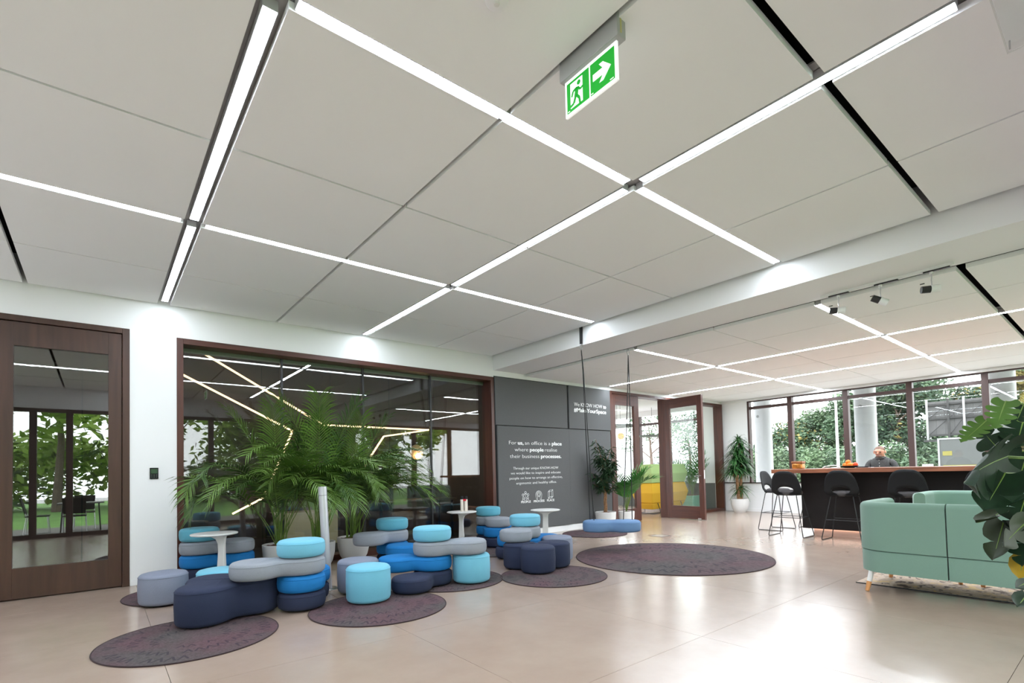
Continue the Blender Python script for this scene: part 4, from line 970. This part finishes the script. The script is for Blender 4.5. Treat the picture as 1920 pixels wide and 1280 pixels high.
def sofa_module(label, loc, rz, mirror=False, w=.70):
    # local: back along y (x=0 outer face), opens to +x; arm at y=w end unless mirrored
    t = thing('sofa_module', label, 'sofa', loc, rz, 'mint green sofa modules'); s = -1 if mirror else 1; tt = .11; R_ = .24
    pth = [(tt/2, .004)] + [(tt/2, .09+.06*i) for i in range(5)] + arc(tt/2+R_, w-tt/2-R_, R_, pi, pi/2) + [(.30, w-tt/2), (.48, w-tt/2), (.66, w-tt/2), (.80, w-tt/2-.004), (.86, w-tt/2-.03)]
    pth = [(x, y*s) for x, y in pth]
    loft_wall(pth, tt, .395, .84).build('back_upper', GREEN, t, angle=50)
    lo = [(x+.004, y) for x, y in pth]; loft_wall(lo, tt-.008, .19, .390, .012).build('back_lower', GREEN, t, angle=50)
    y0, y1 = sorted((.006*s, (w-tt)*s))
    MB().box(tt, .88, y0, y1, .19, .30).build('seat_base', GREEN, t, .03, 3); MB().box(tt+.004, .89, y0+.004, y1-.004, .302, .43).build('seat_cushion', GREEN, t, .045, 4)
    for (x, y) in ((.10, (w-.12)*s), (.80, (w-.1)*s), (.86, .08*s)):
        out = Vector((-.05 if x < .3 else .05, .03*s if abs(y) > .3 else 0, 0)); top = Vector((x, y, .20)); bot = Vector((x, y, .0))+out; mid = top.lerp(bot, .55)
        lg = MB().tube([top, mid], [.022, .021], 14).build('leg', POTW, t); MB().tube([mid, bot+Vector((0, 0, .002))], [.0215, .0165], 14).build('leg_tip', PALEW, lg)
    return t
sofa_module('left mint green sofa module with its back to the camera', (5.6, 1.066, 0), 0)
sofa_module('right mint green sofa module behind the monstera, its back to the camera', (5.6, 1.064, 0), 0, True)
sofa_module('mint green sofa module across the pale rug, facing the camera', (8.48, 1.066, 0), pi, True)
sofa_module('mint green sofa module across the pale rug behind the monstera leaves', (8.48, 1.064, 0), pi, False)
def rugp():
    m = bpy.data.materials.new('beige_patterned_rug'); m.use_nodes = True; nt = m.node_tree; N = nt.nodes; Lk = nt.links; b = N['Principled BSDF']; b.inputs['Roughness'].default_value = .95
    g = N.new('ShaderNodeNewGeometry'); n = N.new('ShaderNodeTexNoise'); n.inputs['Scale'].default_value = 9; n.inputs['Detail'].default_value = 8; n.inputs['Distortion'].default_value = 1.2; Lk.new(g.outputs['Position'], n.inputs[0])
    cr = N.new('ShaderNodeValToRGB'); e = cr.color_ramp.elements; e[0].position = .40; e[0].color = srgb(96, 78, 72); e[1].position = .44; e[1].color = srgb(186, 166, 150); k = e.new(.58); k.color = srgb(176, 154, 136); k = e.new(.62); k.color = srgb(206, 176, 132)
    Lk.new(n.outputs['Fac'], cr.inputs[0]); Lk.new(cr.outputs[0], b.inputs['Base Color']); return m
rg = MB().box(5.97, 7.95, -.25, 1.865, .0005, .010).build('area_rug', rugp(), None, .003); tag(rg, 'beige patterned rectangular rug under the mint sofas', 'rug')
MB().box(5.962, 5.9695, -.25, 1.865, .0005, .0105).build('binding', BLACK, rg)

# ------------------------------------------------------------------ ceiling fittings
ex = thing('exit_sign', 'green running man exit sign with arrow hanging from the ceiling', 'exit sign', (1.872, 1.65, 3.218))
box('housing', mat('light_grey_housing', srgb(168, 168, 168), .45), ex, .0, .062, -.195, .19, .012, .14, .004)
box('label_strip', mat('pale_label', srgb(190, 182, 120), .6), ex, .02, .03, -.1968, -.1952, .03, .12)
SG = mat('lit_white_sign', (.9, .9, .9, 1), .3, emit=(1, 1, 1, 1), es=.55); SGG = mat('lit_green_sign', srgb(10, 150, 40), .3, emit=srgb(10, 170, 40), es=.5)
pl = box('panel', SG, ex, .022, .034, -.17, .172, -.178, .011)
def flat(name, polys, m, x, parent):
    mb = MB()
    for poly in polys:
        n = len(poly); mb.add([(x, -a, b) for a, b in poly] + [(x+.0015, -a, b) for a, b in poly], [tuple(range(n-1, -1, -1))[::-1], tuple(range(n, 2*n))[::-1]] + [(i, (i+1) % n, (i+1) % n+n, i+n) for i in range(n)])
    return mb.build(name, m, parent)
def rect(a0, a1, b0, b1): return [(a0, b0), (a1, b0), (a1, b1), (a0, b1)]
def seg(p, q, w):
    dx, dy = q[0]-p[0], q[1]-p[1]; l = hypot(dx, dy); nx, ny = -dy/l*w/2, dx/l*w/2
    return [(p[0]+nx, p[1]+ny), (p[0]-nx, p[1]-ny), (q[0]-nx, q[1]-ny), (q[0]+nx, q[1]+ny)]
# sign coordinates: a to the reader's right, b up
flat('green_field', [rect(-.158, -.006, -.164, -.008), rect(.004, .156, -.164, -.008)], SGG, .0200, pl)
flat('white_arrow', [seg((.022, -.086), (.10, -.086), .034), [(.088, -.040), (.136, -.086), (.088, -.132), (.062, -.132), (.098, -.086), (.062, -.040)]], SG, .0180, pl)
flat('doorway', [[(-.132, -.150), (-.132, -.022), (-.048, -.022), (-.048, -.150)]], SG, .0184, pl)
hx_, hz_ = -.072, -.044
man_p = [[(hx_+.012*cos(2*pi*i/12), hz_+.012*sin(2*pi*i/12)) for i in range(12)],
         seg((-.084, -.062), (-.092, -.104), .024), seg((-.086, -.064), (-.112, -.070), .011), seg((-.112, -.070), (-.122, -.094), .010), seg((-.080, -.064), (-.064, -.084), .011), seg((-.064, -.084), (-.044, -.078), .010),
         seg((-.090, -.100), (-.070, -.124), .014), seg((-.070, -.124), (-.066, -.156), .012), seg((-.094, -.100), (-.108, -.134), .014), seg((-.108, -.134), (-.140, -.142), .012)]
flat('running_figure', man_p, SGG, .0170, pl)
flat('small_print', [rect(.128, .150, -.160, -.156), rect(.008, .022, -.160, -.156), rect(-.152, -.138, -.160, -.156)], SG, .0182, pl)

sd_ = thing('smoke_detector', 'round white smoke detector cut by the top edge of the photo', 'smoke detector', (1.372, 1.725, ZC))
MB().lathe([(0, -.03), (.035, -.03), (.05, -.022), (.055, -.001), (0, -.001)], n=32).build('cover', WHITE, sd_); MB().lathe([(0, -.036), (.012, -.035), (.014, -.0305), (0, -.0305)], n=16).build('sensor', POTW, sd_)
ap = thing('acrylic_panel', 'clear acrylic sheet under the ceiling at the top right corner', 'panel', (3.575, .345, ZC-.05))
box('sheet', ACRYL, ap, -.9, 0, -.62, 0, 0, .006); MB().box(-.9, 0, -.006, 0, -.006, -.0005).box(-.006, 0, -.62, -.0065, -.006, -.0005).build('edge', mat('clear_edge', (.8, .8, .8, 1), .2), ap); MB().tube([(-.012, -.012, .006), (-.012, -.012, .0495)], .004, 8).build('stud', STEEL, ap)
tk = thing('track_rail', 'white lighting track along the beam edge carrying three spotlights', 'track', (6.18, 1.55, 3.035)); box('rail', WHITE, tk, -.018, .018, -.53, .60, 0, .026, .002)
for y0, y1 in ((-.50, -.30), (-.10, .10), (.33, .52)): box('adapter', BLACK, tk, -.014, .014, y0, y1, -.014, -.0005)
def spot(label, y, drop, tilt, az):
    t = thing('track_spotlight', label, 'spotlight', (6.18, y, 3.02), 0, 'track spotlights')
    MB().lathe([(0, -.02), (.016, -.02), (.016, 0), (0, 0)], n=14).build('mount', WHITE, t); MB().tube([(0, 0, -.02), (.006, 0, -.05), (-.006, 0, -.08), (0, 0, -drop)], .004, 6).build('cable', SILVER, t)
    hd_ = MB().tube([(-.012, 0, 0), (.06, 0, 0), (.062, 0, 0)], [.036, .036, .030], 20).build('head', WHITE, t); MB().tube([(-.085, 0, 0), (-.0125, 0, 0)], [.033, .034], 20).build('heat_sink', BLACK, hd_)
    MB().tube([(.0622, 0, 0), (.064, 0, 0)], [.026, .026], 16).build('lens', mat('lens', (.7, .7, .7, 1), .2), hd_); hd_.location = (0, 0, -drop-.034); hd_.rotation_euler = (0, tilt, az)
    MB().tube([(-.02, .05, -drop+.03), (-.02, .085, -drop+.03)], .005, 6).build('key', BLACK, t)
spot('track spotlight in front of the light bar, the lowest of three', 1.98, .13, .12, rad(-70)); spot('middle track spotlight tilted down', 1.60, .13, .5, rad(-62)); spot('track spotlight nearest the dark ceiling gap at the right', 1.19, .13, .02, rad(-60))
th_ = thing('thermostat', 'small black wall thermostat on the white pier beside the brown door', 'thermostat', (.503, YW, 1.286))
box('case', BLACKP, th_, -.042, .042, -.014, 0, -.066, .066, .004); box('screen', mat('dim_screen', srgb(30, 42, 40), .15, emit=srgb(66, 110, 60), es=.35), th_, -.033, .033, -.0152, -.0142, -.002, .052)
flat_ = MB(); 
for i in range(3):
    for j in range(3): flat_.box(-.028+.024*i, -.020+.024*i, -.0152, -.0142, -.018-.015*j, -.014-.015*j)
flat_.build('keys', mat('pale_keys', srgb(120, 140, 120), .4), th_)

# ------------------------------------------------------------------ outside
GRASS = mat('lawn_green', srgb(90, 134, 56), .9, noise=.35, scale=3); PAVE = mat('terrace_concrete', srgb(112, 110, 108), .8, noise=.1, scale=4)
gr = MB().box(-60, 90, -60, 70, -.62, -.6).build('ground', mat('street_ground', srgb(176, 176, 174), .9, noise=.1, scale=.5)); tag(gr, 'pale street ground outside the building', 'ground', kind='structure')
tc_ = MB().box(XL-3, XW+2, -4.2, YF-.21, -.3, -.03).build('terrace', PAVE); tag(tc_, 'concrete terrace outside the front windows', 'terrace', kind='structure')
ln_ = MB().box(-30, 40, -30, -4.25, -.32, -.10).build('lawn', GRASS); tag(ln_, 'green lawn beyond the terrace', 'lawn', kind='structure')
tr_ = MB().box(XL-3, XW+1, -2.6, YF-.21, 3.2, 3.5).build('roof_overhang', WHITE); tag(tr_, 'white roof overhang above the terrace', 'roof', kind='structure')
COLW = mat('white_round_column', (.42, .42, .43, 1), .5)
for k, y in enumerate((6.76, 4.25, 1.79, -.7)):
    t = thing('column', ['white round column outside the first window', 'white round column outside behind the seated man', 'white round column outside behind the monstera', 'white round column outside beyond the right edge'][k], 'column', (14.75, y, -.6), 0, 'round columns outside')
    MB().tube([(0, 0, 0), (0, 0, 4.3)], .232, 32).build('shaft', COLW, t); MB().lathe([(.2325, 3.05), (.234, 3.06), (.2325, 3.07)], n=32).build('joint_ring', COLW, t)
    MB().lathe([(0, 0), (.04, 0), (.04, .012), (0, .012)], n=16).build('cover_plate', mat('grey_plate', srgb(130, 130, 130), .6), t).matrix_local = Matrix.Translation((-.228, .03, 3.22)) @ Matrix.Rotation(-pi/2, 4, 'Y')
sl = MB().box(XW+.26, 15.2, YF-2, YW+4, 3.55, 3.9).build('canopy_slab', WHITE); tag(sl, 'white canopy slab over the outside columns', 'slab', kind='structure')
LEAFS = {k: mat('tree_leaf_'+k, srgb(*c_), .6, noise=.3, scale=.6) for k, c_ in dict(green=(74, 98, 72), pale=(92, 114, 82), dark=(60, 82, 64), yellow=(124, 114, 60), bright=(142, 172, 72)).items()}
BARK = mat('grey_bark', srgb(92, 80, 70), .9, noise=.3, scale=4)
def tree(name, label, x, y, h_, r, leaf, seed, n=1500, z0=-.6, low=.25, size=.17, trunk=True, group='trees beyond the street windows', leaf2=None):
    rng = random.Random(seed); t = thing(name, label, 'tree' if trunk else 'bush', (x, y, z0), 0, group)
    cl = []
    for i in range(16):
        a_ = rng.uniform(0, 2*pi); z = h_*(low+(1-low)*rng.random()**.8); q = r*sqrt(max(.05, 1-((z/h_-.6)/.55)**2))*rng.uniform(.3, .95); cl.append((q*cos(a_), q*sin(a_), min(z, h_-.3), r*rng.uniform(.28, .45)))
    if trunk:
        MB().tube([(0, 0, 0), (.05*r, 0, h_*.35), (0, .05*r, h_*.75)], [.045*r+.04, .03*r+.03, .02], 8).build('trunk', BARK, t)
        br = MB()
        for c_ in cl[:10]: br.tube([(0, 0, max(.2, c_[2]-r*.5)), (c_[0]*.5, c_[1]*.5, c_[2]-r*.15), c_[:3]], [.035, .022, .008], 5)
        br.build('branches', BARK, t)
    mb = MB()
    for i in range(n):
        c_ = cl[i % 16]; v = Vector((rng.gauss(0, 1), rng.gauss(0, 1), rng.gauss(0, 1))).normalized()*c_[3]*1.12*rng.random()**.45
        p = Vector(c_[:3])+v; 
        if p.z < .05: continue
        u = Vector((rng.gauss(0, 1), rng.gauss(0, 1), rng.gauss(0, .6))).normalized(); w = u.orthogonal().normalized(); w = Quaternion(u, rng.uniform(0, 6.28)) @ w; s_ = size*rng.uniform(.6, 1.2)
        mb.add([p-u*s_, p+w*s_*.45, p+u*s_, p-w*s_*.45], [(0, 1, 2, 3)], 1 if rng.random() < .15 else 0)
    o = mb.build('crown', [LEAFS[leaf], LEAFS[leaf2 or 'pale']], t); o['kind'] = 'stuff'
for k, (x, y, h_, r, leaf) in enumerate(((30, 13.4, 3.0, 1.3, 'dark'), (30, 12.0, 4.2, 1.5, 'green'), (31, 10.8, 4.7, 1.4, 'pale'), (30, 9.6, 5.4, 1.6, 'green'), (31, 8.3, 5.8, 1.6, 'green'), (30, 7.3, 5.9, 1.6, 'dark'), (31, 6.2, 5.9, 1.6, 'green'), (33, 5.2, 5.2, 1.5, 'dark'), (33, 3.3, 5.6, 1.6, 'green'), (26, 2.35, 5.6, 1.3, 'yellow'), (32, 1.0, 6.2, 2.0, 'yellow'))):
    tree('tree', ['low dark tree at the far left of the street windows', 'green tree behind the first window', 'pale green tree seen behind the amber jar', 'green tree behind the lamp post', 'green tree seen left of the white middle column', 'dark green tree just right of the white middle column', 'green tree left of the billboard', 'dark green tree behind the billboard', 'green tree right of the billboard', 'yellow tree seen above the monstera at right', 'tall yellow tree beyond the right edge'][k], x, y, h_, r, leaf, 40+k, 9000, size=.105, leaf2='yellow' if k % 3 == 1 else 'pale')
for k, y in enumerate((4.2, 5.6, 7.0, 8.4, 9.8, 11.2, 12.6)):
    tree('bush', ['low bush behind the poster frame', 'low bush left of the poster frame', 'low bush behind the seated man', 'low bush right of the lamp post', 'low bush left of the lamp post', 'low bush behind the amber jar', 'low bush behind the first window'][k], 26, y, 2.5, 1.5, 'green' if k % 2 else 'pale', 70+k, 4500, trunk=False, low=.05, size=.10, group='bushes beyond the street windows')
lp = thing('lamp_post', 'slim white street lamp post beyond the third window', 'lamp post', (20, 6.63, -.6)); MB().tube([(0, 0, 0), (0, 0, 4.4)], [.06, .035], 12).build('pole', COLW, lp); MB().lathe([(0, 0), (.09, 0), (.085, .3), (0, .3)], n=14).build('base', COLW, lp)
MB().tube([(0, 0, 4.3), (0, -.1, 4.42), (0, -.5, 4.45)], .03, 8).build('lamp_arm', COLW, lp)
# billboard seen from behind
bl = thing('billboard', 'grey back of a large billboard with steel bracing outside', 'billboard', (22, 3.75, -.6)); BG = mat('weathered_board', srgb(88, 88, 88), .8, noise=.12, scale=5); BS = mat('dark_steel', srgb(44, 44, 44), .6)
for i in range(9): box('board', BG, bl, .05, .09, .80-.24*(i+1)+.004, .80-.24*i, 2.70, 3.86)
for z in (2.68, 3.25, 3.72): box('rail', BS, bl, -.03, .045, -1.36, .80, z, z+.06)
for y in (.78, .22, -.18, -.75, -1.3): box('strut', mat('pale_steel', srgb(140, 140, 140), .5) if y != .22 else BS, bl, -.06, -.031, y-.03, y+.03, 2.55, 3.95)
for y0, y1 in ((.76, .24), (.20, -.16), (-.2, -.73)):
    for z0, z1 in ((2.72, 3.25), (3.27, 3.74)): MB().bar((-.02, y0, z0), (-.02, y1, z1), .035, .02).build('brace', BS, bl)
box('catwalk', BS, bl, -.25, .045, -1.36, .86, 2.50, 2.56)
for y in (.3, -.9): MB().tube([(.02, y, 0), (.02, y, 2.6)], .1, 12).build('post', BS, bl)
ps = thing('poster_frame', 'white framed street poster board with yellow notes outside', 'sign', (18, 2.85, -.6))
box('board', mat('grey_poster', srgb(100, 103, 102), .5), ps, -.02, .02, -.68, .64, .95, 2.42); 
for a, b, c_, d in ((-.70, -.66, .93, 2.46), (.62, .66, .93, 2.46), (-.66, .62, 2.42, 2.46), (-.66, .62, .93, .97)): box('frame', COLW, ps, -.035, .035, a, b, c_, d)
box('yellow_note', mat('yellow_print', srgb(150, 142, 70), .6), ps, -.026, -.021, .36, .56, 1.98, 2.10); yb_ = box('yellow_band', MATS['yellow_print'], ps, -.026, -.021, -.6, .56, 1.52, 1.72)
for y in (-.55, .52): MB().tube([(0, y, 0), (0, y, .95)], .04, 10).build('post', COLW, ps)
cu = bpy.data.curves.new('lettering', 'FONT'); cu.body = 'PRZYSZŁ'; cu.size = .15; cu.extrude = .001; cu.offset = .003; cu.materials.append(BS); o = bpy.data.objects.new('lettering', cu); COL.objects.link(o); o.parent = yb_; o = to_mesh(o); o.location = (-.028, .20, 1.57); o.rotation_euler = (pi/2, 0, -pi/2)
# behind the back room: low white building and a bare tree
bd_ = thing('building', 'low white building with a small window behind the bright room', 'building', (38, 26, -.6)); box('wall', COLW, bd_, -16, 18, 0, 6, 0, 3.5); box('window', mat('far_window', srgb(120, 126, 130), .3), bd_, -2.0, -.9, -.03, .02, 1.4, 2.6); box('roof_edge', mat('grey_edge', srgb(150, 150, 150), .7), bd_, -16.1, 18.1, -.1, 6.1, 3.5, 3.6)
tree('tree', 'branching tree seen through the doorway opening', 25.3, 18.2, 6.2, 1.8, 'green', 91, 2200, low=.5, size=.10, group='trees behind the bright room')
tree('tree', 'green tree seen through the right pane of the bright room', 31.5, 19.5, 6.5, 2.0, 'dark', 92, 3600, size=.11, group='trees behind the bright room')
# garden behind the camera, mirrored in the glass
for k, (x, y, h_, r, leaf) in enumerate(((-6, -14, 8, 3.0, 'bright'), (-1.5, -16, 9, 3.2, 'bright'), (2.5, -13, 7.5, 2.8, 'bright'), (7, -15, 8.5, 3.2, 'bright'), (11, -13, 7.5, 2.8, 'pale'), (16, -15, 8.5, 3.2, 'bright'))):
    tree('tree', ['bright garden tree on the lawn, first from the left', 'tall green garden tree on the lawn, second from the left', 'bright garden tree on the lawn, third from the left', 'tall green garden tree on the lawn, fourth from the left', 'pale garden tree on the lawn, fifth from the left', 'bright garden tree on the lawn, last at the right'][k], x, y, h_, r, leaf, 120+k, 2600, z0=-.1, low=.3, size=.3, group='garden trees mirrored in the glass', leaf2='bright')
gt = thing('terrace_table', 'dark terrace table mirrored in the brown door glass', 'table', (-.35, -2.1, -.03)); box('tabletop', mat('grey_table', srgb(120, 120, 120), .4), gt, -.45, .45, -.4, .4, .70, .73, .005)
for sx in (-.38, .38):
    for sy in (-.33, .33): MB().tube([(sx, sy, 0), (sx*.9, sy*.9, .70)], .016, 8).build('leg', BLACK, gt)
def gchair(label, x, y, rz):
    t = thing('terrace_chair', label, 'chair', (x, y, -.03), rz, 'terrace chairs mirrored in the glass')
    MB().box(-.22, .22, -.22, .22, .43, .46).build('seat', BLACKP, t, .02, 3); MB().rings([[(-.22, -.2, .5), (-.22, .2, .5), (-.195, .2, .5), (-.195, -.2, .5)], [(-.31, -.22, .88), (-.31, .22, .88), (-.29, .22, .88), (-.29, -.22, .88)]], sm=False).build('backrest', BLACKP, t, .01)
    for s in (-1, 1): MB().tube([(-.2, s*.2, .52), (-.18, s*.2, .43), (-.24, s*.22, .01), (.22, s*.22, .01), (.18, s*.2, .43)], .011, 6).build('sled_leg', STEEL, t)
gchair('black terrace chair left of the terrace table', -1.15, -2.0, 0); gchair('black terrace chair right of the terrace table', .45, -2.05, pi); gchair('black terrace chair on the far side of the terrace table', -.3, -2.9, pi/2); gchair('black terrace chair nearest the windows', -.45, -1.25, -pi/2)
for k, x in enumerate((-9, -5.5, -2, 1.5, 5, 8.5, 12, 15.5)):
    tree('bush', 'garden hedge bush beyond the lawn, %s from the left of the row' % ['first', 'second', 'third', 'fourth', 'fifth', 'sixth', 'seventh', 'last'][k], x, -20, 3.2, 2.4, 'bright', 160+k, 1500, z0=-.1, trunk=False, low=.05, size=.26, group='garden hedge mirrored in the glass')
